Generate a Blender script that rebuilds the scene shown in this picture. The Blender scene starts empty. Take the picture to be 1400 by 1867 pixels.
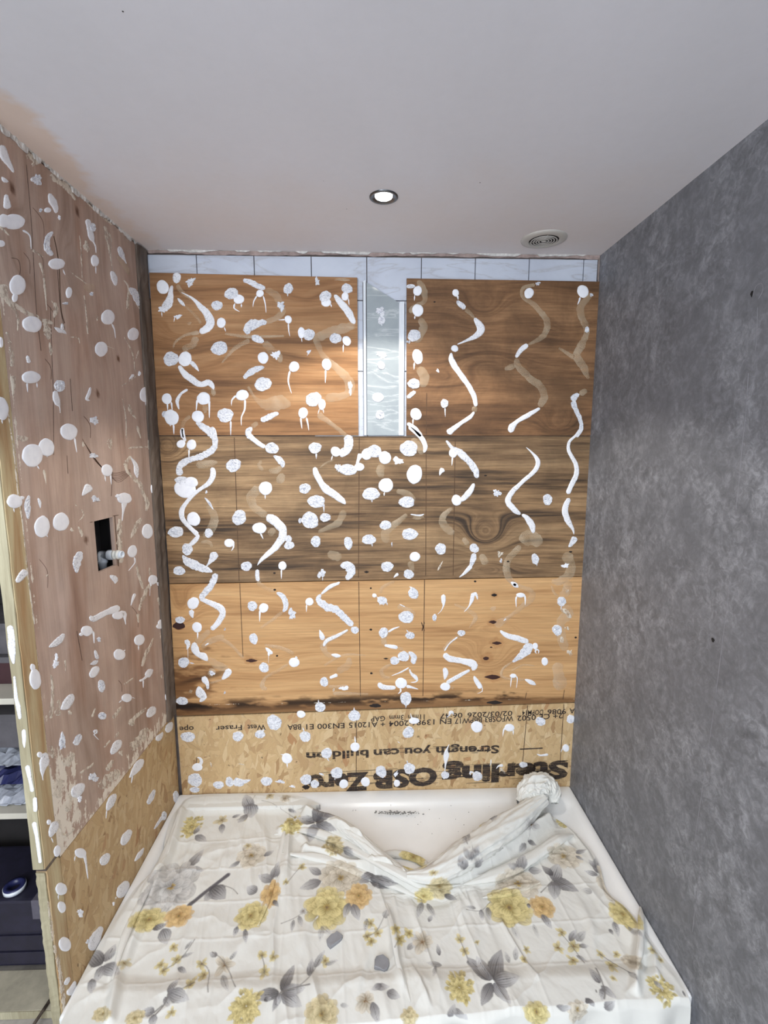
import bpy, bmesh, math, random
import numpy as np
from mathutils import Vector, Matrix
random.seed(7)
rng = np.random.default_rng(7)
SC = bpy.context.scene
COL = SC.collection

# ------------------------------------------------------------------ camera
FPX = 882.0
PITCH = math.atan(0.1412)
YAW = math.atan(27/882)
CZ = 1.707
ct, st, ca, sa = math.cos(PITCH), math.sin(PITCH), math.cos(YAW), math.sin(YAW)
cam_d = bpy.data.cameras.new('camera')
cam = bpy.data.objects.new('camera', cam_d)
COL.objects.link(cam)
cam_d.sensor_fit = 'HORIZONTAL'
cam_d.sensor_width = 36
cam_d.lens = 36*FPX/1400
cam_d.clip_start = 0.02
fw = Vector((ct*sa, ct*ca, -st))
rt = Vector((ca, -sa, 0))
up = rt.cross(fw)
M = Matrix(((rt.x, up.x, -fw.x, 0), (rt.y, up.y, -fw.y, 0), (rt.z, up.z, -fw.z, CZ), (0, 0, 0, 1)))
cam.matrix_world = M
SC.camera = cam

# ------------------------------------------------------------------ world, lights, exposure
world = bpy.data.worlds.new('world')
SC.world = world
world.use_nodes = True
bg = world.node_tree.nodes['Background']
bg.inputs[0].default_value = (0.82, 0.90, 1.0, 1)
bg.inputs[1].default_value = 1.95


def area(name, loc, target, sx, sy, power, color):
    l = bpy.data.lights.new(name, 'AREA')
    l.shape = 'RECTANGLE'
    l.size, l.size_y, l.energy, l.color = sx, sy, power, color
    o = bpy.data.objects.new(name, l)
    COL.objects.link(o)
    o.location = loc
    o.rotation_euler = (Vector(target)-Vector(loc)).to_track_quat('-Z', 'Y').to_euler()
    return o


area('window_light', (-0.9, -1.5, 1.75), (0.1, 1.7, 0.5), 1.1, 1.0, 26, (0.86, 0.93, 1.0))
area('room_light', (-0.78, -0.2, 2.40), (-0.6, 0.4, 0.0), 0.8, 1.2, 19, (0.94, 0.97, 1.0))  # unseen overhead light added behind the camera, split to miss the glossy strip
area('room_light', (0.66, -0.2, 2.40), (0.5, 0.4, 0.0), 0.45, 1.2, 16, (0.94, 0.97, 1.0))  # other half of the added overhead light
SC.view_settings.view_transform = 'Standard'
SC.view_settings.look = 'None'
SC.view_settings.exposure = 0.42
SC.view_settings.gamma = 1.0
SC.view_settings.use_curve_mapping = False

# ------------------------------------------------------------------ geometry of the room
YB, XL, XR, ZC, ZT = 2.0, -0.858, 0.916, 2.443, 0.15   # back face, left face, right face, ceiling, tray top


def ray(px, py):
    u, v = (px-700)/FPX, (py-933.5)/FPX
    f, d = ct-v*st, st+v*ct
    return u*ca+f*sa, f*ca-u*sa, -d


class Plane:
    """a wall plane: at() gives the point seen at a photo pixel"""
    def __init__(s, axis, val, n):
        s.axis, s.val, s.n = axis, val, Vector(n)

    def at(s, px, py, off=0.0):
        r = ray(px, py)
        o = (0, 0, CZ)
        t = (s.val-o[s.axis])/r[s.axis]
        return Vector((o[0]+r[0]*t, o[1]+r[1]*t, o[2]+r[2]*t)) + s.n*off


BACK = Plane(1, YB, (0, -1, 0))
LEFT = Plane(0, XL, (1, 0, 0))
CEIL = Plane(2, ZC, (0, 0, -1))
TOP = Plane(2, ZT+0.006, (0, 0, 1))
RIGHT = Plane(0, XR, (-1, 0, 0))
POSTY = 1.158
ENDF = Plane(1, POSTY-0.004, (0, -1, 0))


def lin(c):
    return tuple((v/255/12.92 if v/255 <= 0.04045 else ((v/255+0.055)/1.055)**2.4) for v in c)


def L4(c):
    return lin(c)+(1.0,)


# ------------------------------------------------------------------ node helpers
def new_mat(name):
    m = bpy.data.materials.new(name)
    m.use_nodes = True
    nt = m.node_tree
    return m, nt, nt.nodes['Principled BSDF']


class NT:
    def __init__(s, nt):
        s.nt = nt

    def n(s, t, **k):
        x = s.nt.nodes.new(t)
        for a, b in k.items():
            setattr(x, a, b)
        return x

    def l(s, a, b):
        s.nt.links.new(a, b)

    def coord(s, scale=(1, 1, 1), rot=(0, 0, 0), loc=(0, 0, 0), src=None):
        if src is None:
            src = s.n('ShaderNodeTexCoord').outputs['Object']
        m = s.n('ShaderNodeMapping')
        m.inputs['Scale'].default_value = scale
        m.inputs['Rotation'].default_value = rot
        m.inputs['Location'].default_value = loc
        s.l(src, m.inputs['Vector'])
        return m.outputs[0]

    def noise(s, vec, scale=5, detail=4, rough=0.5, dist=0):
        x = s.n('ShaderNodeTexNoise')
        x.inputs['Scale'].default_value = scale
        x.inputs['Detail'].default_value = detail
        x.inputs['Roughness'].default_value = rough
        x.inputs['Distortion'].default_value = dist
        s.l(vec, x.inputs['Vector'])
        return x.outputs['Fac']

    def ramp(s, fac, stops, interp='LINEAR'):
        x = s.n('ShaderNodeValToRGB')
        r = x.color_ramp
        r.interpolation = interp
        while len(r.elements) < len(stops):
            r.elements.new(0.5)
        for e, (p, c) in zip(r.elements, stops):
            e.position = p
            e.color = c if len(c) == 4 else tuple(c)+(1,)
        s.l(fac, x.inputs[0])
        return x.outputs[0]

    def mix(s, fac, a, b, mode='MIX'):
        x = s.n('ShaderNodeMix', data_type='RGBA', blend_type=mode)
        for v, k in ((fac, 0), (a, 6), (b, 7)):
            if isinstance(v, (int, float)):
                x.inputs[k].default_value = v
            elif isinstance(v, tuple):
                x.inputs[k].default_value = v
            else:
                s.l(v, x.inputs[k])
        return x.outputs[2]

    def math(s, op, a, b=0.0, c=None, clamp=False):
        x = s.n('ShaderNodeMath', operation=op, use_clamp=clamp)
        for v, k in ((a, 0), (b, 1), (c, 2)):
            if v is None:
                continue
            if isinstance(v, (int, float)):
                x.inputs[k].default_value = v
            else:
                s.l(v, x.inputs[k])
        return x.outputs[0]

    def bump(s, h, bsdf, strength=0.3, dist=0.002):
        x = s.n('ShaderNodeBump')
        x.inputs['Strength'].default_value = strength
        x.inputs['Distance'].default_value = dist
        s.l(h, x.inputs['Height'])
        s.l(x.outputs[0], bsdf.inputs['Normal'])

    def attr(s, name, out='Fac'):
        x = s.n('ShaderNodeAttribute', attribute_name=name)
        return x.outputs[out]


G = lambda v: (v, v, v, 1)


def simple(name, c, rough=0.6, metal=0.0, var=0.12, scale=12, bump=0.15):
    m, nt, b = new_mat(name)
    t = NT(nt)
    co = t.coord()
    nz = t.noise(co, scale, 5, 0.6)
    c2 = tuple(max(0, v*(1-var*2)) for v in c)
    t.l(t.ramp(nz, [(0.3, L4(c2)), (0.7, L4(c))]), b.inputs['Base Color'])
    b.inputs['Roughness'].default_value = rough
    b.inputs['Metallic'].default_value = metal
    t.bump(t.noise(co, scale*6, 3), b, bump, 0.001)
    return m


def ply_mat(name, light, mid, dark, K=26, vertical=False, rough=0.62, scrape=(222, 212, 196), contrast=1.0, fine=0.35, blot=0.0):
    """veneer: growth-ring bands follow the level lines of attribute h; tint multiplies; scrape = remains of adhesive"""
    m, nt, b = new_mat(name)
    t = NT(nt)
    h = t.attr('h')
    sep = t.n('ShaderNodeSeparateXYZ')
    t.l(t.n('ShaderNodeTexCoord').outputs['Object'], sep.inputs[0])
    along = sep.outputs[2] if vertical else sep.outputs[0]
    cmb = t.n('ShaderNodeCombineXYZ')
    t.l(t.math('MULTIPLY', h, K), cmb.inputs[0])
    t.l(t.math('MULTIPLY', along, 0.9), cmb.inputs[1])
    band = t.noise(cmb.outputs[0], 1.0, 3.5, 0.62)
    cmb2 = t.n('ShaderNodeCombineXYZ')
    t.l(t.math('MULTIPLY', h, K*4.2), cmb2.inputs[0])
    t.l(t.math('MULTIPLY', along, 2.2), cmb2.inputs[1])
    band2 = t.noise(cmb2.outputs[0], 1.0, 2, 0.5)
    cmb3 = t.n('ShaderNodeCombineXYZ')
    t.l(t.math('MULTIPLY', h, K*16), cmb3.inputs[0])
    t.l(t.math('MULTIPLY', along, 6.0), cmb3.inputs[1])
    band3 = t.noise(cmb3.outputs[0], 1.0, 3, 0.6)
    bb = t.math('ADD', t.math('MULTIPLY', band, 0.62), t.math('MULTIPLY', band2, 0.24))
    bb = t.math('ADD', bb, t.math('MULTIPLY', band3, 0.14))
    w = 0.13/contrast
    col = t.ramp(bb, [(0.5-w, L4(dark)), (0.5-w*0.1, L4(mid)), (0.5+w, L4(light))])
    sc = (3, 3, 150) if not vertical else (150, 150, 3)
    sc2 = (14, 14, 700) if not vertical else (700, 700, 14)
    fg = t.noise(t.coord(sc), 1, 4, 0.65)
    fg2 = t.noise(t.coord(sc2), 1, 2, 0.6)
    f = t.math('ADD', t.math('MULTIPLY', fg, 0.6), t.math('MULTIPLY', fg2, 0.4))
    col = t.mix(fine*1.3, col, t.ramp(f, [(0.32, G(0.42)), (0.62, G(1.1))]), 'MULTIPLY')
    if blot:
        bl = t.noise(t.coord(), 4.5, 6, 0.65, 0.4)
        col = t.mix(blot, col, t.ramp(bl, [(0.36, G(0.35)), (0.6, G(1.1))]), 'MULTIPLY')
    col = t.mix(1.0, col, t.attr('tint', 'Color'), 'MULTIPLY')
    big = t.noise(t.coord((22, 22, 22)), 1, 8, 0.72)
    dirn = t.noise(t.coord((60, 60, 12) if vertical else (12, 12, 60)), 1, 6, 0.7)
    q = t.math('ADD', t.math('MULTIPLY', big, 0.5), t.math('MULTIPLY', dirn, 0.5))
    q = t.math('ADD', q, t.attr('scrape'))
    mk = t.ramp(q, [(0.985, G(0)), (1.01, G(1))])
    col = t.mix(mk, col, L4(scrape))
    t.l(col, b.inputs['Base Color'])
    b.inputs['Roughness'].default_value = rough
    b.inputs['Specular IOR Level'].default_value = 0.3
    hh = t.math('ADD', t.math('MULTIPLY', f, 0.5), mk)
    t.bump(hh, b, 0.35, 0.0012)
    return m


def osb_mat(name, vertical_axes=(0, 2), bright=1.0):
    """oriented strand board: layers of long thin chips at different angles"""
    m, nt, b = new_mat(name)
    t = NT(nt)
    sep = t.n('ShaderNodeSeparateXYZ')
    t.l(t.n('ShaderNodeTexCoord').outputs['Object'], sep.inputs[0])
    cm = t.n('ShaderNodeCombineXYZ')
    t.l(sep.outputs[vertical_axes[0]], cm.inputs[0])
    t.l(sep.outputs[vertical_axes[1]], cm.inputs[1])
    warp = t.n('ShaderNodeTexNoise')
    warp.inputs['Scale'].default_value = 14
    t.l(cm.outputs[0], warp.inputs['Vector'])
    wv = t.n('ShaderNodeVectorMath', operation='MULTIPLY_ADD')
    t.l(warp.outputs['Color'], wv.inputs[0])
    wv.inputs[1].default_value = (0.035, 0.035, 0)
    t.l(cm.outputs[0], wv.inputs[2])
    base = wv.outputs[0]
    stops = [(0.0, (172, 136, 96)), (0.06, (200, 168, 124)), (0.4, (206, 175, 130)), (0.7, (214, 184, 140)), (0.93, (220, 194, 152)), (1.0, (186, 142, 100))]
    stops = [(p, L4(tuple(v*bright for v in c))) for p, c in stops]
    cols, hs = [], []
    for ang, sx, sy, off in ((0.25, 9, 36, 0), (-0.5, 12, 50, 3.1), (1.15, 11, 42, 7.7), (-1.3, 15, 64, 5.2)):
        mp = t.coord((sx, sy, 1), (0, 0, 0), (off, off*1.7, 0), t.coord((1, 1, 1), (0, 0, ang), (0, 0, 0), base))
        v = t.n('ShaderNodeTexVoronoi')
        v.inputs['Scale'].default_value = 1.0
        t.l(mp, v.inputs['Vector'])
        s2 = t.n('ShaderNodeSeparateColor')
        t.l(v.outputs['Color'], s2.inputs[0])
        grain = t.noise(t.coord((3, 14, 1), (0, 0, 0), (0, 0, 0), mp), 1, 3, 0.6)
        c = t.ramp(s2.outputs[0], stops)
        c = t.mix(0.35, c, t.ramp(grain, [(0.3, G(0.62)), (0.65, G(1.05))]), 'MULTIPLY')
        edge = t.n('ShaderNodeTexVoronoi', feature='DISTANCE_TO_EDGE')
        edge.inputs['Scale'].default_value = 1.0
        t.l(mp, edge.inputs['Vector'])
        c = t.mix(0.35, c, t.ramp(edge.outputs['Distance'], [(0.0, G(0.45)), (0.035, G(1))]), 'MULTIPLY')
        cols.append(c)
        hs.append((s2.outputs[1], s2.outputs[2]))
    col, hh = cols[0], hs[0][1]
    for i in range(1, 4):
        k = t.math('GREATER_THAN', hs[i][0], 0.55)
        col = t.mix(k, col, cols[i])
        mx = t.n('ShaderNodeMix')
        t.l(k, mx.inputs[0]); t.l(hh, mx.inputs[2]); t.l(hs[i][1], mx.inputs[3])
        hh = mx.outputs[0]
    col = t.mix(0.25, col, t.ramp(t.noise(base, 5, 4), [(0.3, G(0.75)), (0.7, G(1.05))]), 'MULTIPLY')
    pits = t.noise(t.coord((1, 1, 1), src=base), 55, 2, 0.4)
    col = t.mix(0.8, col, t.ramp(pits, [(0.24, G(0.3)), (0.29, G(1))]), 'MULTIPLY')
    col = t.mix(1.0, col, t.attr('tint', 'Color'), 'MULTIPLY')
    t.l(col, b.inputs['Base Color'])
    b.inputs['Roughness'].default_value = 0.6
    b.inputs['Specular IOR Level'].default_value = 0.3
    t.bump(hh, b, 0.15, 0.0007)
    return m


# ------------------------------------------------------------------ materials
MAT = {}
MAT['ply_orange'] = ply_mat('plywood_orange', (196, 152, 108), (170, 124, 82), (122, 86, 56), K=14, contrast=0.95, fine=0.45, blot=0.2)
MAT['ply_brown'] = ply_mat('plywood_brown', (172, 130, 92), (138, 101, 69), (92, 66, 46), K=12, contrast=0.85, fine=0.55, blot=0.6)
MAT['ply_grey'] = ply_mat('plywood_weathered', (188, 154, 114), (152, 120, 86), (78, 62, 48), K=14, contrast=1.15, fine=0.8, blot=0.4)
MAT['ply_gold'] = ply_mat('plywood_golden', (214, 172, 122), (200, 156, 107), (164, 120, 78), K=17, contrast=0.9, fine=0.4)
MAT['ply_red'] = ply_mat('plywood_red_brown', (206, 183, 170), (184, 161, 147), (152, 126, 111), K=8, vertical=True, contrast=0.75, fine=0.2, blot=0.2, scrape=(226, 216, 202))
MAT['osb_back'] = osb_mat('strand_board', (0, 2), 0.98)
MAT['osb_left'] = osb_mat('strand_board_side', (1, 2), 0.93)


def post_mat(name, c1, c2):
    m, nt, b = new_mat(name)
    t = NT(nt)
    n1 = t.noise(t.coord((30, 30, 3)), 1, 5, 0.6, 0.6)
    n2 = t.noise(t.coord((400, 400, 12)), 1, 3, 0.6)
    c = t.ramp(n1, [(0.35, L4(c1)), (0.65, L4(c2))])
    c = t.mix(0.4, c, t.ramp(n2, [(0.3, G(0.6)), (0.7, G(1.05))]), 'MULTIPLY')
    t.l(c, b.inputs['Base Color'])
    b.inputs['Roughness'].default_value = 0.7
    t.bump(n2, b, 0.3, 0.001)
    return m


MAT['timber'] = post_mat('pale_timber', (172, 138, 98), (200, 184, 146))
MAT['timber_edge'] = post_mat('sawn_timber_edge', (150, 140, 112), (186, 178, 150))
MAT['timber_dark'] = post_mat('dark_rough_timber', (72, 60, 52), (118, 104, 92))


def adhesive_mat(name, c, dark, rough_kind):
    m, nt, b = new_mat(name)
    t = NT(nt)
    co = t.coord()
    if rough_kind:
        nz = t.noise(t.coord((90, 90, 170)), 1, 4, 0.7, 1.2)
        nf = t.noise(co, 600, 2, 0.5)
        col = t.ramp(nz, [(0.36, L4(dark)), (0.5, L4(c))])
        t.bump(t.math('ADD', nz, t.math('MULTIPLY', nf, 0.3)), b, 0.9, 0.004)
    else:
        nz = t.noise(co, 60, 3)
        col = t.ramp(nz, [(0.3, L4(dark)), (0.6, L4(c))])
        t.bump(nz, b, 0.12, 0.002)
    t.l(col, b.inputs['Base Color'])
    b.inputs['Roughness'].default_value = 0.55
    return m


MAT['dab'] = adhesive_mat('white_adhesive', (240, 241, 246), (232, 233, 240), False)
MAT['bead'] = None


def bead_mat():
    m, nt, b = new_mat('speckled_white_adhesive')
    t = NT(nt)
    nz = t.noise(t.coord((330, 330, 330)), 1, 2, 0.5)
    lo = t.noise(t.coord((18, 18, 18)), 1, 3, 0.5)
    c = t.ramp(nz, [(0.36, L4((178, 178, 184))), (0.46, L4((232, 232, 236)))])
    c = t.mix(t.ramp(lo, [(0.4, G(0)), (0.6, G(0.75))]), c, L4((236, 236, 240)))
    t.l(c, b.inputs['Base Color'])
    b.inputs['Roughness'].default_value = 0.6
    t.bump(nz, b, 0.4, 0.001)
    return m


MAT['bead'] = bead_mat()
MAT['dab_rough'] = adhesive_mat('torn_white_adhesive', (240, 241, 246), (184, 187, 202), True)



def ghost_mat():
    m, nt, b = new_mat('adhesive_residue_film')
    t = NT(nt)
    nz = t.noise(t.coord((14, 14, 20)), 1, 4, 0.55, 0.5)
    t.l(t.ramp(nz, [(0.3, L4((228, 204, 168))), (0.7, L4((236, 216, 186)))]), b.inputs['Base Color'])
    t.l(t.ramp(nz, [(0.3, G(0.14)), (0.5, G(0.26)), (0.7, G(0.38))]), b.inputs['Alpha'])
    b.inputs['Roughness'].default_value = 0.5
    return m


MAT['ghost'] = ghost_mat()


def crumb_mat():
    m, nt, b = new_mat('aged_cream_adhesive')
    t = NT(nt)
    nz = t.noise(t.coord((60, 60, 34)), 1, 7, 0.75, 0.5)
    t.l(t.ramp(nz, [(0.35, L4((216, 204, 186))), (0.65, L4((230, 220, 206)))]), b.inputs['Base Color'])
    t.l(t.ramp(nz, [(0.44, G(0.12)), (0.50, G(0.85))]), b.inputs['Alpha'])
    b.inputs['Roughness'].default_value = 0.7
    return m


MAT['dab_cream'] = crumb_mat()


def ink_mat():
    m, nt, b = new_mat('black_print_ink')
    t = NT(nt)
    b.inputs['Base Color'].default_value = L4((44, 34, 32))
    b.inputs['Roughness'].default_value = 0.6
    st_ = t.noise(t.coord((7, 7, 420)), 1, 3, 0.7)
    fn = t.noise(t.coord(), 260, 2, 0.5)
    a = t.math('ADD', t.math('MULTIPLY', st_, 0.8), t.math('MULTIPLY', fn, 0.2))
    t.l(t.ramp(a, [(0.40, G(0.12)), (0.47, G(0.92))]), b.inputs['Alpha'])
    return m


MAT['ink'] = ink_mat()
MAT['ink_fine'] = simple('black_dot_print_ink', (52, 40, 36), 0.7, var=0.1)
MAT['pencil'] = simple('pencil_mark', (92, 66, 46), 0.8)
MAT['hole'] = simple('dark_knot_wood', (62, 26, 18), 0.7)
MAT['black_hole'] = simple('black_pit_wood', (34, 24, 20), 0.8)


def ceiling_mat():
    m, nt, b = new_mat('skimmed_plaster_ceiling')
    t = NT(nt)
    co = t.coord()
    nz = t.noise(t.coord((2.2, 1.1, 1)), 1, 5, 0.6, 0.3)
    base = t.ramp(nz, [(0.3, L4((222, 222, 229))), (0.7, L4((229, 229, 237)))])
    sep = t.n('ShaderNodeSeparateXYZ')
    t.l(co, sep.inputs[0])
    # raw pinkish plaster along the left wall and near the back
    wob = t.noise(t.coord((3, 3, 3)), 1, 5, 0.65)
    e = t.math('ADD', sep.outputs[0], t.math('MULTIPLY', wob, 0.35))
    m1 = t.ramp(t.math('ADD', e, 0.72), [(0.09, G(1)), (0.13, G(0))])
    yb = t.math('ADD', sep.outputs[1], t.math('MULTIPLY', wob, 0.7))
    m2 = t.ramp(t.math('MULTIPLY', yb, 0.4), [(0.68, G(0)), (0.94, G(0.75))])
    base = t.mix(t.math('MULTIPLY', m1, 0.85), base, L4((222, 202, 188)))
    base = t.mix(m2, base, L4((226, 215, 210)))
    fine = t.noise(co, 40, 6, 0.7)
    base = t.mix(0.10, base, t.ramp(fine, [(0.3, G(0.75)), (0.7, G(1))]), 'MULTIPLY')
    t.l(base, b.inputs['Base Color'])
    b.inputs['Roughness'].default_value = 0.6
    b.inputs['Specular IOR Level'].default_value = 0.3
    t.bump(t.noise(co, 9, 6, 0.6), b, 0.15, 0.004)
    return m


MAT['ceiling'] = ceiling_mat()


def concrete_mat():
    m, nt, b = new_mat('grey_concrete_effect_panel')
    t = NT(nt)
    n1 = t.noise(t.coord((1, 3, 3.2)), 1.3, 9, 0.62, 0.35)
    n2 = t.noise(t.coord((9, 9, 7)), 1.3, 9, 0.72, 0.9)
    n3 = t.noise(t.coord((40, 40, 40)), 1, 6, 0.75, 0.8)
    gate = t.ramp(n1, [(0.38, G(0.4)), (0.58, G(1))])
    c = t.ramp(n1, [(0.3, L4((108, 109, 114))), (0.72, L4((128, 129, 134)))])
    d1 = t.ramp(n2, [(0.34, G(0.70)), (0.5, G(0.98)), (0.62, G(1.3))])
    c = t.mix(gate, c, t.mix(1.0, c, d1, 'MULTIPLY'))
    d2 = t.ramp(n3, [(0.36, G(0.72)), (0.5, G(1.0)), (0.62, G(1.45))])
    c = t.mix(t.math('MULTIPLY', gate, 0.9), c, t.mix(1.0, c, d2, 'MULTIPLY'))
    t.l(c, b.inputs['Base Color'])
    b.inputs['Roughness'].default_value = 0.5
    b.inputs['Specular IOR Level'].default_value = 0.35
    t.bump(t.math('ADD', n2, t.math('MULTIPLY', n3, 0.4)), b, 0.10, 0.003)
    return m


MAT['concrete'] = concrete_mat()


def marble_mat(name, c1, c2, vein, rough, rot=0.7, vs=1.0, spec=0.5):
    m, nt, b = new_mat(name)
    t = NT(nt)
    co = t.coord((4*vs, 4*vs, 5*vs), (0, rot, 0))
    nz = t.noise(co, 1.0, 6, 0.6, 0.4)
    c = t.ramp(nz, [(0.3, L4(c1)), (0.7, L4(c2))])
    w = t.noise(t.coord((2*vs, 2*vs, 9*vs), (0, rot, 0)), 1.3, 5, 0.55, 0.9)
    v = t.math('ABSOLUTE', t.math('SUBTRACT', w, 0.5))
    vm = t.ramp(v, [(0.0, G(0.9)), (0.018, G(0.25)), (0.05, G(0))])
    c = t.mix(vm, c, L4(vein))
    t.l(c, b.inputs['Base Color'])
    b.inputs['Roughness'].default_value = rough
    b.inputs['Specular IOR Level'].default_value = spec
    return m


MAT['tile'] = marble_mat('marbled_white_tile', (184, 190, 204), (200, 206, 218), (176, 178, 186), 0.35)
MAT['grout'] = simple('brown_grout_and_plaster', (150, 136, 130), 0.9)
MAT['strip'] = marble_mat('glossy_grey_marble_panel', (146, 154, 159), (162, 170, 173), (190, 195, 197), 0.09, rot=-0.8, vs=1.6, spec=0.5)
MAT['trim'] = simple('glossy_white_trim', (226, 230, 236), 0.18, var=0.02, bump=0.02)
MAT['filler'] = simple('white_filler', (226, 222, 218), 0.8, bump=0.6, scale=60)
MAT['pink_plaster'] = simple('bare_pink_plaster', (176, 156, 150), 0.9, bump=0.5, scale=40)
MAT['acrylic'] = simple('white_acrylic', (240, 240, 238), 0.25, var=0.015, bump=0.03, scale=6)
MAT['scuff'] = simple('grey_dust_smear', (150, 150, 148), 0.9)
MAT['chrome'] = simple('brushed_metal', (120, 122, 126), 0.25, 1.0, var=0.03)
MAT['vent_white'] = simple('off_white_plastic', (196, 192, 186), 0.45, var=0.03, bump=0.05)
MAT['dark'] = simple('dark_void', (28, 24, 24), 0.9)
MAT['pipe'] = simple('white_pipe_plastic', (226, 232, 240), 0.3, var=0.02, bump=0.02)
MAT['pipe_collar'] = simple('cream_pipe_plastic', (222, 220, 212), 0.35, var=0.02, bump=0.02)
MAT['shelf'] = simple('cream_shelf_board', (206, 200, 186), 0.5, var=0.05)
MAT['navy'] = simple('navy_plastic', (42, 40, 58), 0.45, var=0.12, scale=30)
MAT['navy_light'] = simple('worn_grey_tape', (104, 100, 112), 0.6, var=0.12)
MAT['poly'] = simple('clear_plastic_wrap', (176, 180, 190), 0.2, var=0.15, scale=25)
MAT['blue_plastic'] = simple('dark_blue_plastic', (46, 50, 96), 0.35)
MAT['maroon'] = simple('maroon_card', (66, 34, 38), 0.7)
MAT['grey_card'] = simple('grey_card', (96, 92, 96), 0.7)
MAT['board'] = simple('stained_pale_board', (206, 196, 172), 0.6, var=0.16, scale=7)
MAT['chip'] = simple('grey_tile_chip', (146, 146, 150), 0.7, var=0.08)
MAT['slate'] = simple('dark_wall_paint', (40, 36, 36), 0.9)
MAT['floor'] = simple('dusty_pale_floor', (186, 180, 172), 0.8)


def lamp_mat():
    m, nt, b = new_mat('lit_lamp_lens')
    b.inputs['Base Color'].default_value = (1, 1, 1, 1)
    b.inputs['Emission Color'].default_value = (1, 0.97, 0.92, 1)
    b.inputs['Emission Strength'].default_value = 14
    return m


MAT['lamp'] = lamp_mat()


def cloth_mat():
    m, nt, b = new_mat('printed_cotton')
    t = NT(nt)
    t.l(t.attr('print', 'Color'), b.inputs['Base Color'])
    b.inputs['Roughness'].default_value = 0.8
    b.inputs['Specular IOR Level'].default_value = 0.2
    b.inputs['Sheen Weight'].default_value = 0.15
    t.bump(t.noise(t.coord(), 16, 6, 0.6), b, 0.25, 0.006)
    return m


MAT['cloth'] = cloth_mat()


# ------------------------------------------------------------------ object helpers
def obj(name, verts, faces, mat, parent=None, smooth=False, label=None, kind=None):
    me = bpy.data.meshes.new(name)
    me.from_pydata([tuple(v) for v in verts], [], faces)
    me.materials.append(MAT[mat] if isinstance(mat, str) else mat)
    if smooth:
        me.polygons.foreach_set('use_smooth', [True]*len(me.polygons))
    me.update()
    o = bpy.data.objects.new(name, me)
    COL.objects.link(o)
    if parent:
        o.parent = parent
    if label:
        o['label'] = label
    if kind:
        o['kind'] = kind
    return o


def thing(name, label, cat, loc=(0, 0, 0), group=None):
    o = bpy.data.objects.new(name, None)
    o.empty_display_size = 0.05
    COL.objects.link(o)
    o.location = loc
    o['label'] = label
    o['category'] = cat
    if group:
        o['group'] = group
    return o


def tag(o, label, cat, group=None):
    o['label'] = label
    o['category'] = cat
    if group:
        o['group'] = group
    return o


def wparent(o, p):
    """parent keeping world placement (parents are only translated)"""
    o.parent = p
    o.location = Vector(o.location)-Vector(p.location)
    return o


def box(name, lo, hi, mat, parent=None, bevel=0.0, seg=2, **k):
    bm = bmesh.new()
    bmesh.ops.create_cube(bm, size=1)
    c = [(lo[i]+hi[i])/2 for i in range(3)]
    s = [hi[i]-lo[i] for i in range(3)]
    for v in bm.verts:
        v.co = Vector((c[0]+v.co.x*s[0], c[1]+v.co.y*s[1], c[2]+v.co.z*s[2]))
    if bevel:
        bmesh.ops.bevel(bm, geom=bm.edges[:], offset=bevel, segments=seg, affect='EDGES', profile=0.7)
    return bmobj(name, bm, mat, parent, **k)


def bmobj(name, bm, mat, parent=None, smooth=False, label=None, kind=None):
    me = bpy.data.meshes.new(name)
    bmesh.ops.recalc_face_normals(bm, faces=bm.faces[:])
    bm.to_mesh(me)
    bm.free()
    me.materials.append(MAT[mat] if isinstance(mat, str) else mat)
    if smooth:
        me.polygons.foreach_set('use_smooth', [True]*len(me.polygons))
    o = bpy.data.objects.new(name, me)
    COL.objects.link(o)
    if parent:
        o.parent = parent
        o.location = -Vector(parent.location)
    if label:
        o['label'] = label
    if kind:
        o['kind'] = kind
    return o


def lathe(name, prof, center, axis, mat, parent=None, n=40, smooth=True, **k):
    """prof: list of (radius, offset along axis)"""
    ax = Vector(axis).normalized()
    e1 = ax.orthogonal().normalized()
    e2 = ax.cross(e1)
    c = Vector(center)
    bm = bmesh.new()
    rings = []
    for r, h in prof:
        if r < 1e-6:
            rings.append([bm.verts.new(c+ax*h)])
        else:
            rings.append([bm.verts.new(c+ax*h+e1*r*math.cos(2*math.pi*i/n)+e2*r*math.sin(2*math.pi*i/n)) for i in range(n)])
    for a, b_ in zip(rings, rings[1:]):
        for i in range(n):
            j = (i+1) % n
            vs = []
            for q in ((a, i), (a, j), (b_, j), (b_, i)):
                v = q[0][0] if len(q[0]) == 1 else q[0][q[1]]
                if v not in vs:
                    vs.append(v)
            if len(vs) > 2:
                try:
                    bm.faces.new(vs)
                except ValueError:
                    pass
    return bmobj(name, bm, mat, parent, smooth=smooth, **k)


def tube(name, pts, r, mat, parent=None, n=10, **k):
    bm = bmesh.new()
    rings = []
    pts = [Vector(p) for p in pts]
    rad = r if isinstance(r, (list, tuple)) else [r]*len(pts)
    for i, p in enumerate(pts):
        d = (pts[min(i+1, len(pts)-1)]-pts[max(i-1, 0)]).normalized()
        e1 = d.orthogonal().normalized() if i == 0 else (e1-d*e1.dot(d)).normalized()
        e2 = d.cross(e1)
        rings.append([bm.verts.new(p+(e1*math.cos(a)+e2*math.sin(a))*rad[i]) for a in [2*math.pi*j/n for j in range(n)]])
    for a, b_ in zip(rings, rings[1:]):
        for i in range(n):
            bm.faces.new((a[i], a[(i+1) % n], b_[(i+1) % n], b_[i]))
    bm.faces.new(rings[0])
    bm.faces.new(rings[-1])
    return bmobj(name, bm, mat, parent, smooth=True, **k)


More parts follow.
